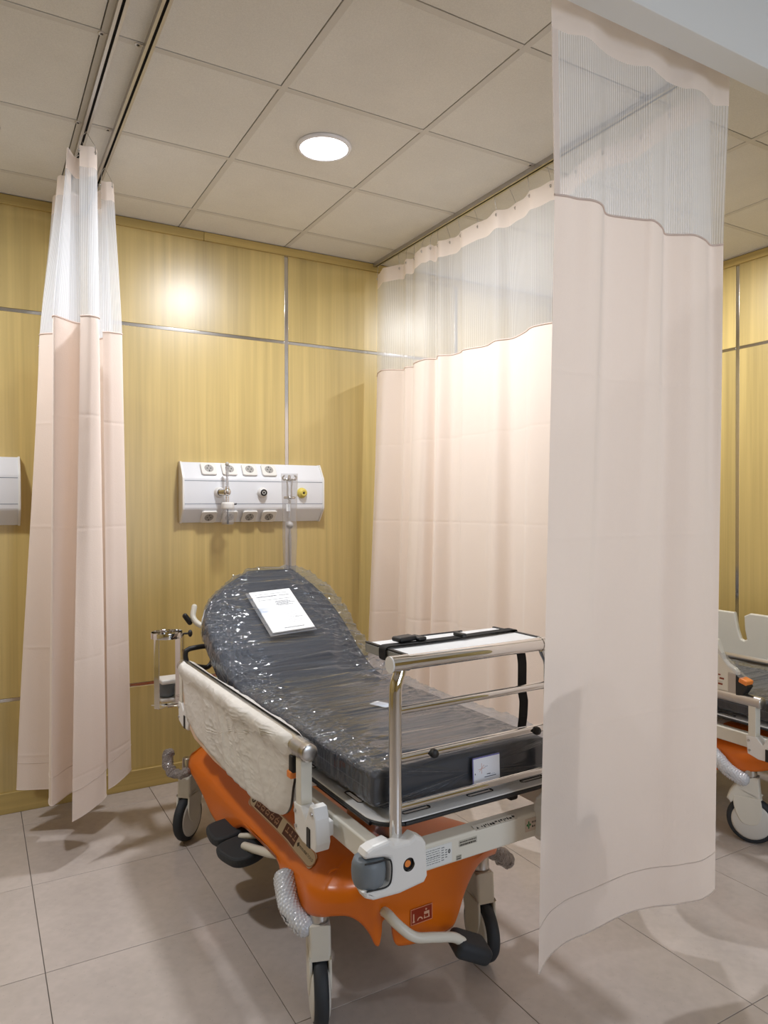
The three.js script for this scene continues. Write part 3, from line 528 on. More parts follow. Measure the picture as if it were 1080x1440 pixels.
function padGeometry(nl, nt, inflate, flareR, noise) {
  const caps = 3;
  return grid(nt, nl + 2 * caps, (u, v, i, j) => {
    const th = u * 2 * Math.PI + 0.0001; let l = (j - caps) / nl, shrink = 1, push = 0;
    if (j < caps) { l = 0; shrink = [0.0, 0.72, 0.985][j]; push = [0.012, 0.012, 0.008][j]; }
    if (j > nl + caps) { l = 1; const k = nl + 2 * caps - j; shrink = [0.0, 0.72, 0.985][k]; push = [0.012, 0.012, 0.008][k]; }
    const p = padLoop(l, inflate, flareR, noise)(th);
    if (shrink === 1) return p;
    const c0 = padLoop(l, 0)(0), c1 = padLoop(l, 0)(Math.PI), c = [(c0[0] + c1[0]) / 2, (c0[1] + c1[1]) / 2, (c0[2] + c1[2]) / 2];
    const head = l === 1, dz = head ? -Math.cos(BACK.a) : 1, dy = head ? Math.sin(BACK.a) : 0;
    return [lerp(c[0], p[0], shrink), lerp(c[1], p[1], shrink) + dy * push, lerp(c[2], p[2], shrink) + dz * (push + inflate)];
  }, (u, v, i, j) => [u * 1.35, (j / (nl + 6)) * 1.75], true);
}
const wr = (x, y, s) => fbm(x + 40, y + 40, 4096, 4096, s, 3) - 0.5;
const ridge = (x, y, s) => { const n = 1 - Math.abs(4 * (fbm(x + 60, y + 60, 4096, 4096, s, 2) - 0.5)); return Math.max(0, n) ** 3; };
const PAD = padGeometry(130, 84, 0, null, (x, s, th) => 0.006 * wr(x * 6, s * 7, 3) - 0.012 * ridge(x * 0.8, s * 5, 9) * smooth(0.55, 0.8, s) * smooth(1.35, 1.1, s));
const FILM = padGeometry(420, 190, 0.006, (s, sb) => (sb > 0 ? 0.05 : 0.035) + 0.012 * Math.sin(s * 9), (x, s, th) => {
  const bend = Math.exp(-Math.pow((s - 1.0) / 0.22, 2)), back = smooth(0.9, 1.1, s);
  const g = 0.5 + 0.9 * bend + 0.95 * back;
  return 0.014 * ridge(x * 2.2 + 1.5 * s, s * 8 + x * 1.5, 21) * (0.3 + 0.8 * bend + 0.4 * back) + 0.009 * g * ridge(x * 5 - 2 * s, s * 17 + 3 * x, 23) + 0.0065 * g * ridge(x * 7 + 4 * s, s * 34 - 5 * x, 29) + 0.005 * g * ridge(x * 26 + s * 9, s * 12, 27) + 0.002 * wr(x * 40, s * 40, 25);
});

function plate(parent, name, w, h, mat, pos, rot, label) { const g = new THREE.BoxGeometry(w, h, 0.0012); const m = part(parent, name, g, mat, label); m.position.set(...pos); m.rotation.set(...rot); return m; }
function stretcher(label, o) {
  const b = thing('stretcher', label, 'stretcher', [o.x, 0, o.z], o.turn, 'orange-based stretchers');
  const dy = o.dy; // height of the lying surface against the first stretcher
  const up = (m) => { m.position.y += dy; return m; };
  // --- base
  const base = part(b, 'base_cover', SHELL, M.orange, 'glossy orange moulded base cover');
  part(b, 'chassis', [box(0.30, 0.08, 1.20, -0.01, 0.325, 0, 0.02), box(0.50, 0.06, 0.06, 0, 0.34, 0.60, 0.01), box(0.50, 0.06, 0.06, 0, 0.34, -0.58, 0.01), box(0.2, 0.16, 0.5, 0.05, 0.27, 0.1, 0.02)], M.darkGrey);
  for (const z of [0.42, -0.42]) part(b, 'lift_column', lathe([[0.085, 0.37], [0.085, 0.60 + dy], [0.07, 0.60 + dy], [0.07, 0.605 + dy], [0, 0.605 + dy]], 28).translate(0, 0, z), M.steelDull);
  caster(b, -0.306, 0.643, o.casters[0]); caster(b, 0.272, 0.657, o.casters[1]); caster(b, -0.313, -0.669, o.casters[2]); caster(b, 0.29, -0.66, o.casters[3]);
  // label lying on the sloping flank
  if (o.labels) {
    const ends = u => { const e = Math.min(u, 1 - u) * 0.62 / 0.026; return e < 1 ? Math.sqrt(1 - (1 - e) ** 2) : 1; };
    part(b, 'flank_label', grid(72, 8, (u, v) => {
      const zp = lerp(-0.055, 0.60, u), i = FLANK.findIndex(q => q[1] <= zp), A = FLANK[i - 1], B = FLANK[i], t = (zp - A[1]) / (B[1] - A[1]), px = -lerp(A[0], B[0], t), ys = lerp(A[3], B[3], t) + 0.004;
      const out = V(px, 0, zp * 0.35).normalize(), x0 = px - out.x * 0.024, z0 = zp - out.z * 0.024, k = 0.108 + (v - 0.5) * 0.125 * ends(u);
      return [lerp(x0, px * 0.1, k) - 0.0022, ys + (0.455 - ys) * Math.sin(Math.min(1, k * 2.4) * Math.PI / 2) + 0.0018, lerp(z0, zp * 0.78, k)];
    }, (u, v) => [u, 0.5 + (v - 0.5) * ends(u)]), P.side, 'long cream label with pictograms');
    plate(b, 'foot_label', 0.075, 0.046, P.foot, [-0.062, 0.315, 0.8035], [0, 0, 0.0], 'small brown pictogram label');
  }
  // --- pedals
  part(b, 'height_pedal_arm', [tube([[-0.20, 0.315, 0.30], [-0.268, 0.306, 0.25], [-0.30, 0.288, 0.15], [-0.315, 0.268, 0.06]], 0.0145), tube([[-0.2, 0.29, 0.06], [-0.26, 0.285, 0.04], [-0.30, 0.268, -0.02]], 0.011)], M.cream);
  for (const [z, s] of [[-0.155, -1], [0.0, 1]]) {
    const f = shapeOf(s < 0 ? [[-0.065, -0.05], [-0.03, -0.085], [0.05, -0.075], [0.07, -0.03], [0.07, 0.055], [-0.055, 0.06]] : [[-0.07, -0.06], [0.07, -0.065], [0.075, 0.03], [0.05, 0.085], [-0.02, 0.10], [-0.065, 0.06]], true);
    const g = extrude(f, 0.036, 0.012, 3); g.rotateX(Math.PI / 2); g.rotateZ(0.12); part(b, 'height_pedal', g, M.rubber, 'black rubber foot pedal').position.set(-0.320, 0.266, z + 0.035);
  }
  part(b, 'foot_pedal_arm', tube([[-0.178, 0.345, 0.76], [-0.186, 0.362, 0.82], [-0.178, 0.350, 0.86], [-0.140, 0.318, 0.885], [-0.08, 0.302, 0.893], [-0.02, 0.284, 0.895], [0.012, 0.262, 0.895]], 0.0135), M.cream);
  part(b, 'foot_pedal', box(0.115, 0.05, 0.09, 0.046, 0.232, 0.885, 0.018, [0.1, -0.25, -0.42]), M.rubber, 'black rubber foot pedal');
  const wrapPedal = (pts, r, mat, lab, bubbles) => {
    const c = new THREE.CatmullRomCurve3(pts.map(p => V(...p))), L = c.getLength(), fr = c.computeFrenetFrames(bubbles ? 90 : 40), n = bubbles ? 90 : 40, m = bubbles ? 56 : 24;
    part(b, 'brake_pedal', grid(m, n, (u, v, i, j) => {
      const p = c.getPointAt(v), a = u * 2 * Math.PI, e = Math.min(1, Math.min(v, 1 - v) * 8), cap = Math.sqrt(Math.max(0, 1 - (1 - e) ** 2));
      const su = u * 2 * Math.PI * r / 0.011, sv = v * L / 0.010, row = Math.floor(sv), fx = su + (row % 2) * 0.5, dx = fx - Math.floor(fx) - 0.5, dy = sv - row - 0.5;
      const k = cap * (r + (bubbles ? 0.0035 * Math.max(0, 1 - (dx * dx + dy * dy) * 5) + 0.006 * wr(u * 5, v * 6, 31) : 0.010 * wr(u * 6, v * 9, 33) + 0.006 * ridge(u * 5, v * 7, 35)));
      const N = fr.normals[j], B = fr.binormals[j]; return [p.x + k * (N.x * Math.cos(a) + B.x * Math.sin(a)), p.y + k * (N.y * Math.cos(a) + B.y * Math.sin(a)) * 0.9, p.z + k * (N.z * Math.cos(a) + B.z * Math.sin(a))];
    }, null, true), mat, lab);
  };
  wrapPedal([[-0.335, 0.362, 0.455], [-0.352, 0.335, 0.51], [-0.360, 0.305, 0.565], [-0.350, 0.285, 0.61], [-0.330, 0.272, 0.65]], 0.030, M.bubble, 'brake pedal wrapped in bubble film', true);
  wrapPedal([[-0.372, 0.405, -0.70], [-0.392, 0.375, -0.69], [-0.395, 0.340, -0.665], [-0.375, 0.315, -0.63], [-0.345, 0.322, -0.60], [-0.315, 0.33, -0.60]], 0.021, M.greyWrap, 'brake pedal wrapped in grey film', false);
  wrapPedal([[0.285, 0.355, 0.60], [0.33, 0.34, 0.60], [0.37, 0.305, 0.605], [0.41, 0.27, 0.605], [0.445, 0.25, 0.60]], 0.028, M.greyWrap, 'brake pedal wrapped in grey film', false);
  part(b, 'base_recess', new THREE.TorusGeometry(0.026, 0.006, 10, 28).scale(1, 0.7, 1).rotateX(-0.7).rotateY(-0.9).translate(-0.262, 0.418, 0.67), M.orange);
  // --- upper frame
  up(part(b, 'frame', [span(-0.325, -0.285, 0.585, 0.645, -0.88, 0.985, 0.006), span(0.285, 0.325, 0.585, 0.645, -0.88, 0.985, 0.006), span(-0.30, 0.40, 0.551, 0.619, 0.945, 0.995, 0.006), span(-0.36, 0.36, 0.585, 0.645, -0.90, -0.85, 0.006), span(-0.30, 0.30, 0.59, 0.64, 0.38, 0.44, 0.004), span(-0.30, 0.30, 0.59, 0.64, -0.44, -0.38, 0.004)], M.cream));
  up(part(b, 'tray_knob', box(0.03, 0.028, 0.03, 0.16, 0.655, 0.93, 0.007), M.black));
  up(part(b, 'backrest_support', [tube([[-0.2, 0.64, -0.35], [-0.2, 0.78, -0.42]], 0.012), tube([[0.2, 0.64, -0.35], [0.2, 0.78, -0.42]], 0.012)], M.steelDull));
  // --- lying surface: foot tray with slots, and the tilted back panel
  const tray = rrect(-0.305, 0.305, -0.985, 0.02, 0.085);
  const slot = (x, z, a, l = 0.034) => { const h = new THREE.Path(), r = 0.0085, c = Math.cos(a), s = Math.sin(a), pts = []; for (let k = 0; k <= 8; k++) { const t = -Math.PI / 2 + Math.PI * k / 8; pts.push([l + r * Math.cos(t), r * Math.sin(t)]); } for (let k = 0; k <= 8; k++) { const t = Math.PI / 2 + Math.PI * k / 8; pts.push([-l + r * Math.cos(t), r * Math.sin(t)]); } h.setFromPoints(pts.map(([p, q]) => new THREE.Vector2(x + c * p - s * q, -z + s * p + c * q))); return h; };
  const slots = [[-0.175, 0.945, 0], [0.035, 0.945, 0], [0.225, 0.945, 0], [-0.272, 0.79, Math.PI / 2], [-0.272, 0.5, Math.PI / 2], [-0.272, 0.2, Math.PI / 2], [0.272, 0.79, Math.PI / 2], [0.272, 0.5, Math.PI / 2]];
  slots.forEach(s => tray.holes.push(slot(...s)));
  up(part(b, 'foot_tray', extrude(tray, 0.012, 0.002).rotateX(-Math.PI / 2).translate(0, 0.678, 0), M.white, 'white slotted tray with black edge'));
  const edge = rrect(-0.306, 0.306, -0.986, 0.021, 0.086).getPoints(12).map(p => [p.x, 0.682, -p.y]);
  up(part(b, 'tray_edge', tube(edge.filter((_, i) => i % 1 === 0), 0.0055, true, 220, 8, 0.3), M.black));
  for (const s of slots) up(part(b, 'slot_edge', tube(slot(...s, 0.034).getPoints(4).map(p => [p.x, 0.6895, -p.y]), 0.0022, true, 40, 6), M.black));
  part(b, 'back_panel', (() => { const g = extrude(rrect(-0.29, 0.29, 0.02, 0.62, 0.08), 0.012, 0.002); g.rotateX(-Math.PI / 2); g.rotateX(BACK.a); g.translate(0, 0.685 + dy, BACK.z); return g; })(), M.white);
  // --- push handles and grab handle at the head end
  for (const s of [-1, 1]) {
    part(b, 'push_handle', tube([[s * 0.20, 0.93 + dy, -0.60], [s * 0.255, 0.945 + dy, -0.65], [s * 0.278, 0.975 + dy, -0.69], [s * 0.266, 1.02 + dy, -0.715]], 0.013), M.cream);
    part(b, 'handle_grip', tube([[s * 0.292, 0.955 + dy, -0.695], [s * 0.312, 0.985 + dy, -0.70]], 0.012), M.black);
  }
  // --- side rails
  for (const s of [-1, 1]) sideRail(b, s, s < 0 ? o.rails[0] : o.rails[1], dy);
  // --- corner modules at the foot, with roller bumper and knob
  for (const s of [-1, 1]) {
    const f = shapeOf([[-0.370, 0.648], [-0.364, 0.660], [-0.345, 0.667], [-0.303, 0.672], [-0.285, 0.659], [-0.245, 0.657], [-0.228, 0.668], [-0.204, 0.655], [-0.194, 0.640], [-0.190, 0.556], [-0.200, 0.542], [-0.272, 0.534], [-0.345, 0.538], [-0.366, 0.548], [-0.375, 0.565], [-0.368, 0.57], [-0.315, 0.563], [-0.301, 0.570], [-0.298, 0.60], [-0.303, 0.628], [-0.318, 0.634], [-0.366, 0.641]]);
    const hole = new THREE.Path(); hole.absarc(-0.247, 0.600, 0.027, 0, 7, true); f.holes.push(hole);
    const g = extrude(f, 0.044, 0.010, 3); g.translate(0, 0, 0.979); if (s > 0) { g.scale(-1, 1, 1); g.index ? g.index.array.reverse() : flip(g); }
    const c = up(part(b, 'corner_module', g, M.white, 'white moulded corner module'));
    part(c, 'knob_recess', rod([s * 0.247, 0.60, 0.97], [s * 0.247, 0.60, 0.990], 0.028, 0.028, 24), std(0.4, 0.4, 0.39, 0.6));
    part(c, 'bumper_roller', lathe([[0, -0.036], [0.028, -0.036], [0.036, -0.031], [0.0405, -0.018], [0.042, 0], [0.0405, 0.018], [0.036, 0.030], [0.028, 0.0345], [0, 0.0345]], 32).translate(s * 0.342, 0.599, 0.990), M.bumperGrey, 'grey roller bumper');
    part(c, 'bumper_gasket', tube([[s * 0.37, 0.633, 1.024], [s * 0.34, 0.631, 1.026], [s * 0.310, 0.630, 1.026], [s * 0.300, 0.622, 1.026], [s * 0.298, 0.598, 1.026], [s * 0.303, 0.572, 1.026], [s * 0.32, 0.565, 1.026], [s * 0.365, 0.567, 1.024]], 0.0022, false, 50, 6), M.black);
    const kn = extrude(shapeOf(Array.from({ length: 6 }, (_, k) => [0.0195 * Math.cos(k * Math.PI / 3), 0.0195 * Math.sin(k * Math.PI / 3)]), true), 0.03, 0.004); kn.translate(s * 0.247, 0.60, 0.985);
    part(c, 'knob', kn, M.black, 'black lock knob'); part(c, 'knob_button', rod([s * 0.247, 0.60, 1.012], [s * 0.247, 0.60, 1.0175], 0.0085, 0.0085, 20), M.orangeKnob, 'orange button');
  }
  // head-end bumpers
  for (const s of [-1, 1]) { const c = up(part(b, 'head_bumper', [box(0.10, 0.022, 0.10, s * 0.34, 0.672, -0.86, 0.008), box(0.10, 0.012, 0.10, s * 0.34, 0.588, -0.86, 0.004)], M.white)); part(c, 'bumper_roller', lathe([[0, -0.034], [0.03, -0.034], [0.040, -0.02], [0.043, 0], [0.040, 0.02], [0.03, 0.034], [0, 0.034]], 28).translate(s * 0.352, 0.629, -0.868), M.bumperGrey); }
  // --- stickers on the cross bar
  if (o.labels) {
    const z = 0.9955 ;
    for (const [n, w, h, m, x, y, l] of [['rating_plate', 0.088, 0.050, P.plate, -0.142, 0.583, 'white rating plate sticker'], ['serial_sticker', 0.058, 0.016, P.serial, -0.045, 0.596, 'small printed serial sticker'], ['approval_sticker', 0.016, 0.012, P.serial, -0.075, 0.562, 'tiny approval sticker'], ['logo_sticker', 0.072, 0.036, P.cross, 0.19, 0.590, 'sticker with green cross']]) plate(b, n, w, h, m, [x, y + dy, z], [0, 0, 0], l);
    plate(b, 'bar_sticker', 0.145, 0.020, P.bar, [0.055, 0.6195 + dy, 0.985], [-Math.PI / 2 + 0.25, 0, 0], 'long sticker with dark lettering');
  }
  if (o.shelf) footFrame(b);
  return b;
}
function flip(g) { for (const k of ['position', 'normal', 'uv']) { const a = g.attributes[k], n = a.itemSize; for (let i = 0; i + 2 < a.count; i += 3) for (let c = 0; c < n; c++) { const t = a.array[(i + 1) * n + c]; a.array[(i + 1) * n + c] = a.array[(i + 2) * n + c]; a.array[(i + 2) * n + c] = t; } } const q = g.attributes.normal; for (let i = 0; i < q.count; i++) q.setX(i, q.getX(i)); g.computeVertexNormals(); }
function sideRail(b, s, state, dy) {
  const X = s * 0.378, Y = (state === 'bare' ? 0.70 : 0.81) + dy;
  const bar = part(b, 'side_rail', [rod([X, Y, -0.50], [X, Y, 0.735], 0.0245, 0.0245, 24), ball(0.0245, X, Y, 0.735, 1, 1, 0.25)], M.steelDull, 'steel top bar of the side rail');
  for (const z of [0.70, -0.475]) {
    part(bar, 'rail_post', span(X - 0.017, X + 0.017, 0.655 + dy, Y - 0.015, z - 0.017, z + 0.017, 0.003), M.cream);
    part(bar, 'post_bracket', [sideExtrude([[z - 0.026, 0.663 + dy], [z + 0.020, 0.667 + dy], [z + 0.05, 0.64 + dy], [z + 0.078, 0.69 + dy], [z + 0.098, 0.688 + dy], [z + 0.11, 0.66 + dy], [z + 0.118, 0.60 + dy], [z + 0.11, 0.578 + dy], [z + 0.03, 0.575 + dy], [z - 0.018, 0.588 + dy]], X - 0.02, 0.042, 0.004), span(X - s * 0.015 - 0.03, X - s * 0.015 + 0.03, 0.60 + dy, 0.64 + dy, z - 0.02, z + 0.09, 0.004)], M.white);
    part(bar, 'bracket_latch', span(X - 0.023, X + 0.023, 0.577 + dy, 0.628 + dy, z + 0.062, z + 0.082, 0.002), M.black);
    part(bar, 'bracket_screw', [rod([X - 0.024, 0.645 + dy, z - 0.012], [X + 0.024, 0.645 + dy, z - 0.012], 0.005), rod([X - 0.024, 0.605 + dy, z - 0.008], [X + 0.024, 0.605 + dy, z - 0.008], 0.005), rod([X - 0.024, 0.672 + dy, z + 0.092], [X + 0.024, 0.672 + dy, z + 0.092], 0.006)], M.steelDull);
  }
  if (state === 'bare') return;
  if (state === 'down') {
    const core = [[-0.455, Y - 0.01], [-0.455, 0.70 + dy], [-0.425, 0.61 + dy], [-0.30, 0.562 + dy], [-0.05, 0.549 + dy], [0.40, 0.562 + dy], [0.50, 0.60 + dy], [0.56, 0.70 + dy], [0.58, Y - 0.01]];
    part(bar, 'rail_panel', sideExtrude(core, X - 0.012, 0.024, 0.004), std(0.72, 0.52, 0.38, 0.4), 'cream plastic panel');
    part(bar, 'rail_latch', span(X - 0.022, X + 0.022, 0.735 + dy, 0.785 + dy, 0.645, 0.668, 0.004), M.black); part(bar, 'latch_lever', span(X - 0.026, X + 0.026, 0.722 + dy, 0.742 + dy, 0.64, 0.668, 0.004), M.orangeKnob, 'orange latch lever');
    // white foam sleeve pulled over the bar and the panel
    const out = [[-0.455, 0.835], [-0.44, 0.74], [-0.425, 0.66], [-0.36, 0.612], [-0.28, 0.588], [-0.06, 0.566], [0.17, 0.556], [0.40, 0.560], [0.515, 0.568], [0.575, 0.588], [0.612, 0.622], [0.630, 0.68], [0.650, 0.735], [0.662, 0.79], [0.655, 0.832], [0.60, 0.838], [0.40, 0.838], [0.2, 0.838], [0.0, 0.838], [-0.2, 0.838], [-0.40, 0.838]].map(p => [p[0], p[1] + dy]);
    const loop = new THREE.CatmullRomCurve3(out.map(p => V(0, p[1], p[0])), true, 'centripetal').getPoints(140);
    const zc = 0.1, yc = 0.70 + dy;
    const sheet = side => grid(140, 26, (u, v, i, j) => {
      const p = loop[i], k = v, z = lerp(p.z, zc, k), y = lerp(p.y, yc, k);
      const rim = Math.sqrt(Math.max(0, 1 - Math.pow(1 - Math.min(1, k * 6), 2))), top = Math.exp(-Math.pow((y - Y) / 0.034, 2)) * 0.014;
      const w = 0.006 * ridge(z * 4 + y * 2, y * 2.5 - z * 1.5, 71) + 0.007 * ridge(z * 15 + y * 6, y * 3, 73) + 0.006 * wr(z * 5, y * 5, 75);
      return [X + side * (0.004 + rim * 0.016 + top + (k > 0.03 ? w : 0)), y, z];
    }, (u, v, i, j) => [lerp(loop[i].z, zc, v), lerp(loop[i].y, yc, v)]);
    part(bar, 'foam_sleeve', [sheet(-1), sheet(1)], M.foam, 'crumpled white foam sleeve');
    part(bar, 'sleeve_end_film', lathe([[0.027, -0.03], [0.0285, -0.01], [0.027, 0.012], [0.0285, 0.03]], 24).rotateX(Math.PI / 2).translate(X, Y, 0.69), M.filmClear);
  } else {
    const top = [[-0.44, 0.02], [-0.42, 0.17], [-0.36, 0.235], [-0.05, 0.245], [0.105, 0.245], [0.125, 0.15], [0.142, 0.105], [0.162, 0.098], [0.178, 0.108], [0.166, 0.16], [0.162, 0.232], [0.195, 0.25], [0.49, 0.25], [0.534, 0.237], [0.55, 0.195], [0.567, 0.155], [0.586, 0.139], [0.616, 0.126], [0.631, 0.112], [0.627, 0.0]];
    const pts = top.map(p => [p[0], p[1] + Y + 0.0]);
    const pan = part(bar, 'rail_panel', sideExtrude(pts, X - 0.013, 0.026, 0.006), M.cream, 'cream plastic rail panel');
    part(pan, 'panel_rib', tube([[X - s * -0.0135, Y + 0.05, -0.4], [X + s * 0.0135, Y + 0.055, 0.1], [X + s * 0.0135, Y + 0.06, 0.56]], 0.004), M.cream);
    part(bar, 'hinge_plate', span(X - 0.016, X + 0.016, Y, Y + 0.105, 0.588, 0.626, 0.003), M.alu);
    part(bar, 'rail_latch', sideExtrude([[0.627, 0.01 + Y], [0.66, 0.02 + Y], [0.685, 0.06 + Y], [0.66, 0.085 + Y], [0.627, 0.10 + Y]], X - 0.02, 0.04, 0.004), M.black); part(bar, 'latch_lever', box(0.05, 0.022, 0.04, X, Y + 0.078, 0.662, 0.006, [0.3, 0, 0]), M.orangeKnob, 'orange latch lever');
    part(pan, 'panel_mark', [box(0.028, 0.008, 0.022, X, Y + 0.045, 0.55, 0.001), box(0.028, 0.008, 0.022, X, Y + 0.07, 0.557, 0.001), box(0.028, 0.006, 0.012, X, Y + 0.085, 0.545, 0.001)], M.redBrown, 'brown pictogram print');
    const f = pts.slice(12); part(pan, 'film_edge', grid(24, 4, (u, v) => { const z = lerp(0.49, 0.66, u), y = lerp(Y + 0.255, Y + 0.085, u) - 0.02 * Math.sin(u * Math.PI); return [X + (v - 0.5) * 0.05, y + 0.012 * Math.sin(v * Math.PI), z]; }), M.filmClear, 'clear protective film');
  }
}
function footFrame(b) {
  const Z = 0.98, R = 0.0165;
  const fr = part(b, 'foot_frame', rod([-0.272, 1.083, Z], [0.272, 1.083, Z], 0.0185, 0.0185, 24), M.steel, 'chrome tubular foot frame');
  for (const s of [-1, 1]) part(fr, 'foot_post', tube([[s * 0.259, 0.63, Z], [s * 0.259, 0.8, Z], [s * 0.259, 0.99, Z], [s * 0.257, 1.03, Z], [s * 0.246, 1.055, Z - 0.003], [s * 0.236, 1.078, Z - 0.004]], R, false, 60, 16), M.steel);
  for (const s of [-1, 1]) part(fr, 'tube_collar', rod([s * 0.272, 1.083, Z], [s * 0.222, 1.083, Z], 0.0205, 0.0205, 24), M.steel);
  for (const s of [-1, 1]) part(fr, 'end_cap', rod([s * 0.276, 1.083, Z], [s * 0.271, 1.083, Z], 0.0203, 0.0203, 24), M.white);
  for (const y of [0.725, 0.846, 0.966]) part(fr, 'cross_rail', rod([-0.25, y, Z], [0.25, y, Z], 0.0105, 0.0105, 18), M.steel);
  for (const x of [-0.152, 0.197]) part(fr, 'stop_knob', lathe([[0, 0.012], [0.009, 0.011], [0.0115, 0.006], [0.0115, -0.004], [0, -0.004]], 18).rotateX(Math.PI / 2).translate(x, 0.846, Z + 0.012), M.black);
  // shelf with grey rim and dark corner strips
  const y = 1.098, x0 = -0.222, x1 = 0.238, z0 = 0.765, z1 = 0.968;
  const sh = part(b, 'foot_shelf', span(x0 + 0.004, x1 - 0.004, y - 0.012, y, z0 + 0.004, z1 - 0.004, 0.002), M.paper, 'white shelf board');
  part(sh, 'shelf_rim', [span(x0, x1, y - 0.026, y - 0.002, z0, z0 + 0.006, 0.002), span(x0, x1, y - 0.022, y - 0.002, z1 - 0.006, z1, 0.002), span(x0, x0 + 0.006, y - 0.026, y - 0.002, z0, z1, 0.002), span(x1 - 0.006, x1, y - 0.026, y - 0.002, z0, z1, 0.002)], std(0.30, 0.31, 0.31, 0.4, 0.3));
  part(sh, 'edge_strip', [span(x0, x0 + 0.010, y - 0.001, y + 0.003, z0, z0 + 0.07, 0.001), span(x0, x0 + 0.010, y - 0.001, y + 0.003, z1 - 0.09, z1, 0.001), span(x0 + 0.12, x0 + 0.33, y - 0.001, y + 0.003, z0, z0 + 0.008, 0.001), span(x1 - 0.010, x1, y - 0.001, y + 0.003, z0, z1, 0.001)], M.black);
  part(sh, 'shelf_bracket', [span(-0.2, -0.17, 1.066, y - 0.012, z0 + 0.02, Z, 0.003), span(0.17, 0.2, 1.066, y - 0.012, z0 + 0.02, Z, 0.003)], M.steel);
}
const BED1 = { x: 1.135, z: -2.5, turn: 1.3 * Math.PI / 180 };
const bed1 = stretcher('orange-based hospital stretcher with chrome shelf frame over its foot end', { ...BED1, dy: 0, rails: ['down', 'bare'], casters: [-0.36, -0.2, -0.8, 0.3], labels: true, shelf: true });
{ // head-end fittings that only this stretcher shows
  const X = -0.412, Z = -0.62;
  const ring = part(bed1, 'bottle_holder', lathe([[0.064, 0], [0.0665, 0], [0.0665, 0.024], [0.064, 0.024], [0.064, 0]], 40).translate(X, 0.912, Z), M.steel, 'polished gas bottle holder');
  part(ring, 'holder_bar', [box(0.026, 0.31, 0.004, X - 0.052, 0.775, Z + 0.036, 0.001, [0, -0.9, 0]), box(0.026, 0.31, 0.004, X + 0.056, 0.775, Z - 0.036, 0.001, [0, -0.9, 0]), box(0.022, 0.31, 0.004, X + 0.058, 0.775, Z + 0.036, 0.001, [0, 0.9, 0]), box(0.13, 0.004, 0.026, X, 0.622, Z, 0.001, [0, -0.6, 0]), box(0.13, 0.004, 0.026, X, 0.622, Z, 0.001, [0, 0.6, 0])], M.steel);
  part(ring, 'clamp_knob', [rod([X + 0.066, 0.925, Z + 0.02], [X + 0.085, 0.925, Z + 0.026], 0.004), ball(0.012, X + 0.092, 0.925, Z + 0.028, 0.8, 1.3, 1)], M.black);
  part(ring, 'holder_arm', span(X, -0.33, 0.612, 0.628, Z - 0.012, Z + 0.012, 0.003), M.steelDull);
  const grab = part(bed1, 'grab_handle', tube([[-0.364, 0.868, -0.5], [-0.345, 0.877, -0.5], [-0.278, 0.880, -0.5], [-0.252, 0.83, -0.5], [-0.256, 0.806, -0.5], [-0.276, 0.790, -0.5], [-0.318, 0.799, -0.5], [-0.358, 0.818, -0.5], [-0.366, 0.845, -0.5]], 0.0105, true, 80, 10, 0.25), M.black, 'black grab handle');
  part(grab, 'handle_pin', tube([[-0.276, 0.874, -0.495], [-0.268, 0.84, -0.488], [-0.254, 0.81, -0.49]], 0.004), M.steel);
}
const bed2 = stretcher('low orange-based stretcher by the far panelled wall behind the broad curtain', { x: 3.24, z: -2.54, turn: 0, dy: -0.17, rails: ['up', 'up'], casters: [0.5, 0.4, -0.4, 0.3], labels: false, shelf: false });

// mattresses, wrapped
function mattress(label, bed, dy) {
  const m = thing('mattress', label, 'mattress', [bed.x, 0, bed.z], bed.turn ?? 0, 'wrapped mattresses');
  const pad = part(m, 'pad', PAD, M.mattress, 'dark grey vinyl pad'), film = part(m, 'plastic_wrap', FILM, M.film, 'loose clear plastic wrap');
  const pip = part(m, 'side_seam', new THREE.TubeGeometry(new THREE.CatmullRomCurve3(Array.from({ length: 60 }, (_, k) => V(...padLoop(0.01 + k / 59 * 0.72, 0.0015)(Math.PI)))), 200, 0.0022, 6), M.darkGrey);
  pad.position.y = film.position.y = pip.position.y = dy; return m;
}
const mat1 = mattress('dark grey mattress in clear plastic under the booklet', BED1, 0);
part(mat1, 'care_tag', box(0.045, 0.001, 0.075, 0.035, 0.808, 0.425, 0.0004, [0, 0.35, 0]), M.paper, 'small white tag');
plate(mat1, 'info_sheet', 0.094, 0.068, P.sheet, [0.05, 0.757, 0.9535], [-0.03, 0, 0], 'white printed sheet with violet edge');
mattress('dark mattress in clear plastic on the low stretcher', { x: 3.24, z: -2.54 }, -0.17);
{ // booklet on the tilted backrest
  const c = (() => { const p = backPoint(0.012, 0.388, 0.022), q = V(...p).applyAxisAngle(V(0, 1, 0), BED1.turn); return [q.x + BED1.x, q.y, q.z + BED1.z]; })();
  const t = thing('booklet', 'white printed instruction booklet lying on the tilted backrest', 'booklet', c, BED1.turn);
  const g = [0.195, 0.268];
  const pg = part(t, 'pages', box(g[0], 0.006, g[1], 0, 0.003, 0, 0.001), M.paper); const cov = part(t, 'cover', new THREE.PlaneGeometry(g[0] - 0.002, g[1] - 0.002).rotateX(-Math.PI / 2).translate(0, 0.0064, 0), P.manual, 'printed white cover');
  const fl = part(t, 'film_pocket', box(g[0] + 0.02, 0.0012, g[1] + 0.016, -0.004, -0.001, 0.004, 0.0004), M.filmClear);
  for (const m of [pg, cov, fl]) { m.rotation.order = 'XYZ'; m.rotation.set(BACK.a, 0.07, 0); }
}
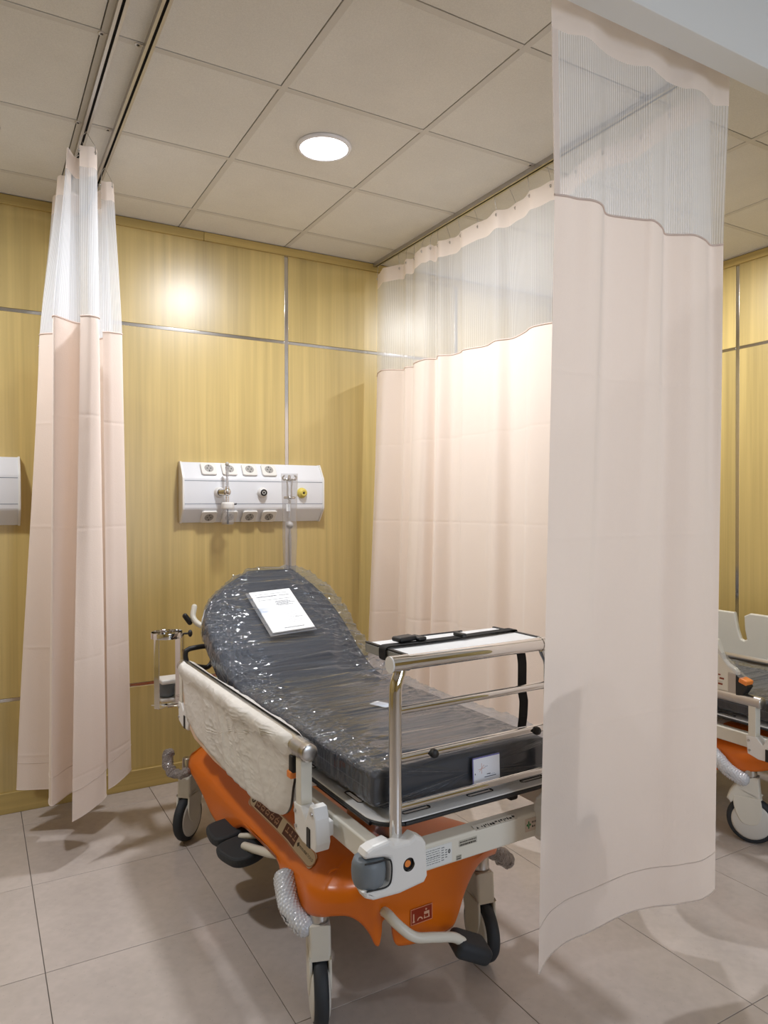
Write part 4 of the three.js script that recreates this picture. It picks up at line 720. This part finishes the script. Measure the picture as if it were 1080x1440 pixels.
{ // drip stand in the head-end socket
  const p = V(0.25, 0, -0.83).applyAxisAngle(V(0, 1, 0), BED1.turn), t = thing('iv_pole', 'steel drip stand in a clear sleeve behind the raised backrest', 'drip stand', [p.x + BED1.x, 0, p.z + BED1.z], BED1.turn);
  part(t, 'pole', [rod([0, 0.60, 0], [0, 1.33, 0], 0.0095), rod([0, 1.3, 0], [0, 1.52, 0], 0.0065)], M.steelDull);
  part(t, 'pole_head', [tube([[0, 1.50, 0], [-0.010, 1.525, 0], [-0.011, 1.57, 0], [-0.014, 1.60, 0]], 0.0045), tube([[0, 1.50, 0], [0.010, 1.525, 0], [0.011, 1.57, 0], [0.014, 1.60, 0]], 0.0045), lathe([[0, 0.006], [0.028, 0.006], [0.030, 0], [0.028, -0.006], [0, -0.006]], 20).translate(0, 1.515, 0)], M.steel);
  for (let k = 0; k < 4; k++) { const a = k * Math.PI / 2 + 0.5, c = Math.cos(a), s = Math.sin(a); part(t, 'bag_hook', tube([[0, 1.600, 0], [0.016 * c, 1.606, 0.016 * s], [0.028 * c, 1.604, 0.028 * s], [0.034 * c, 1.616, 0.034 * s], [0.026 * c, 1.624, 0.026 * s]], 0.0045), M.steel); }
  part(t, 'height_knob', ball(0.019, -0.006, 1.378, 0.012), std(0.45, 0.43, 0.42, 0.5), 'grey round height knob');
  part(t, 'hang_tag', box(0.022, 0.036, 0.001, -0.016, 1.465, 0.022, 0.0004), M.paper, 'white tag');
  part(t, 'plastic_sleeve', lathe([[0.030, 1.10], [0.034, 1.2], [0.040, 1.32], [0.036, 1.42], [0.041, 1.55], [0.043, 1.635]], 20).scale(1, 1, 0.7), M.filmClear, 'clear plastic sleeve');
}
{ // black strap over the shelf
  const c = Math.cos(BED1.turn), s = Math.sin(BED1.turn);
  const t = thing('strap', 'black webbing strap with buckle laid over the foot shelf', 'strap', [BED1.x, 0, BED1.z], BED1.turn);
  const band = (pts, w, f) => { const cur = new THREE.CatmullRomCurve3(pts.map(p => V(...p)), false, 'catmullrom', 0.25); return grid(80, 2, (u, v) => { const p = cur.getPoint(u), a = f(u), k = (v - 0.5) * w; return [p.x + a[0] * k, p.y + a[1] * k, p.z + a[2] * k]; }); };
  const y = 1.103;
  const mk = off => band([[-0.205, 1.060, 0.865], [-0.226, 1.070, 0.865], [-0.2275, 1.096, 0.865], [-0.216, y + off, 0.865], [-0.12, y + off, 0.868], [0.0, y + off, 0.865], [0.12, y + 0.001 + off, 0.858], [0.2, y + off, 0.85], [0.238, y + off, 0.848], [0.2435, 1.094, 0.848], [0.2435, 1.07, 0.848]], 0.034, () => [0, 0, 1]);
  part(t, 'webbing', [mk(0), mk(0.0025)], M.webbing);
  part(t, 'buckle', [box(0.062, 0.014, 0.040, -0.145, y + 0.011, 0.845, 0.006, [0, 0.15, 0]), box(0.030, 0.010, 0.050, -0.105, y + 0.009, 0.846, 0.004, [0, 0.15, 0]), box(0.016, 0.012, 0.046, 0.03, y + 0.007, 0.862, 0.004)], M.black, 'black plastic buckle');
  part(t, 'loose_end', [0, 0.0025].map(o => band([[0.17, 1.074, 0.93 + o], [0.172, 1.06, 0.955 + o], [0.176, 1.03, 0.957 + o], [0.182, 0.98, 0.950 + o], [0.186, 0.95, 0.945 + o], [0.188, 0.92, 0.950 + o], [0.180, 0.88, 0.956 + o], [0.178, 0.85, 0.953 + o]], 0.028, () => [1, 0, 0.1])), M.webbing, 'hanging strap end');
}
scene.traverse(o => { if (o.isMesh) { o.castShadow = true; o.receiveShadow = true; } });
renderer.render(scene, camera);
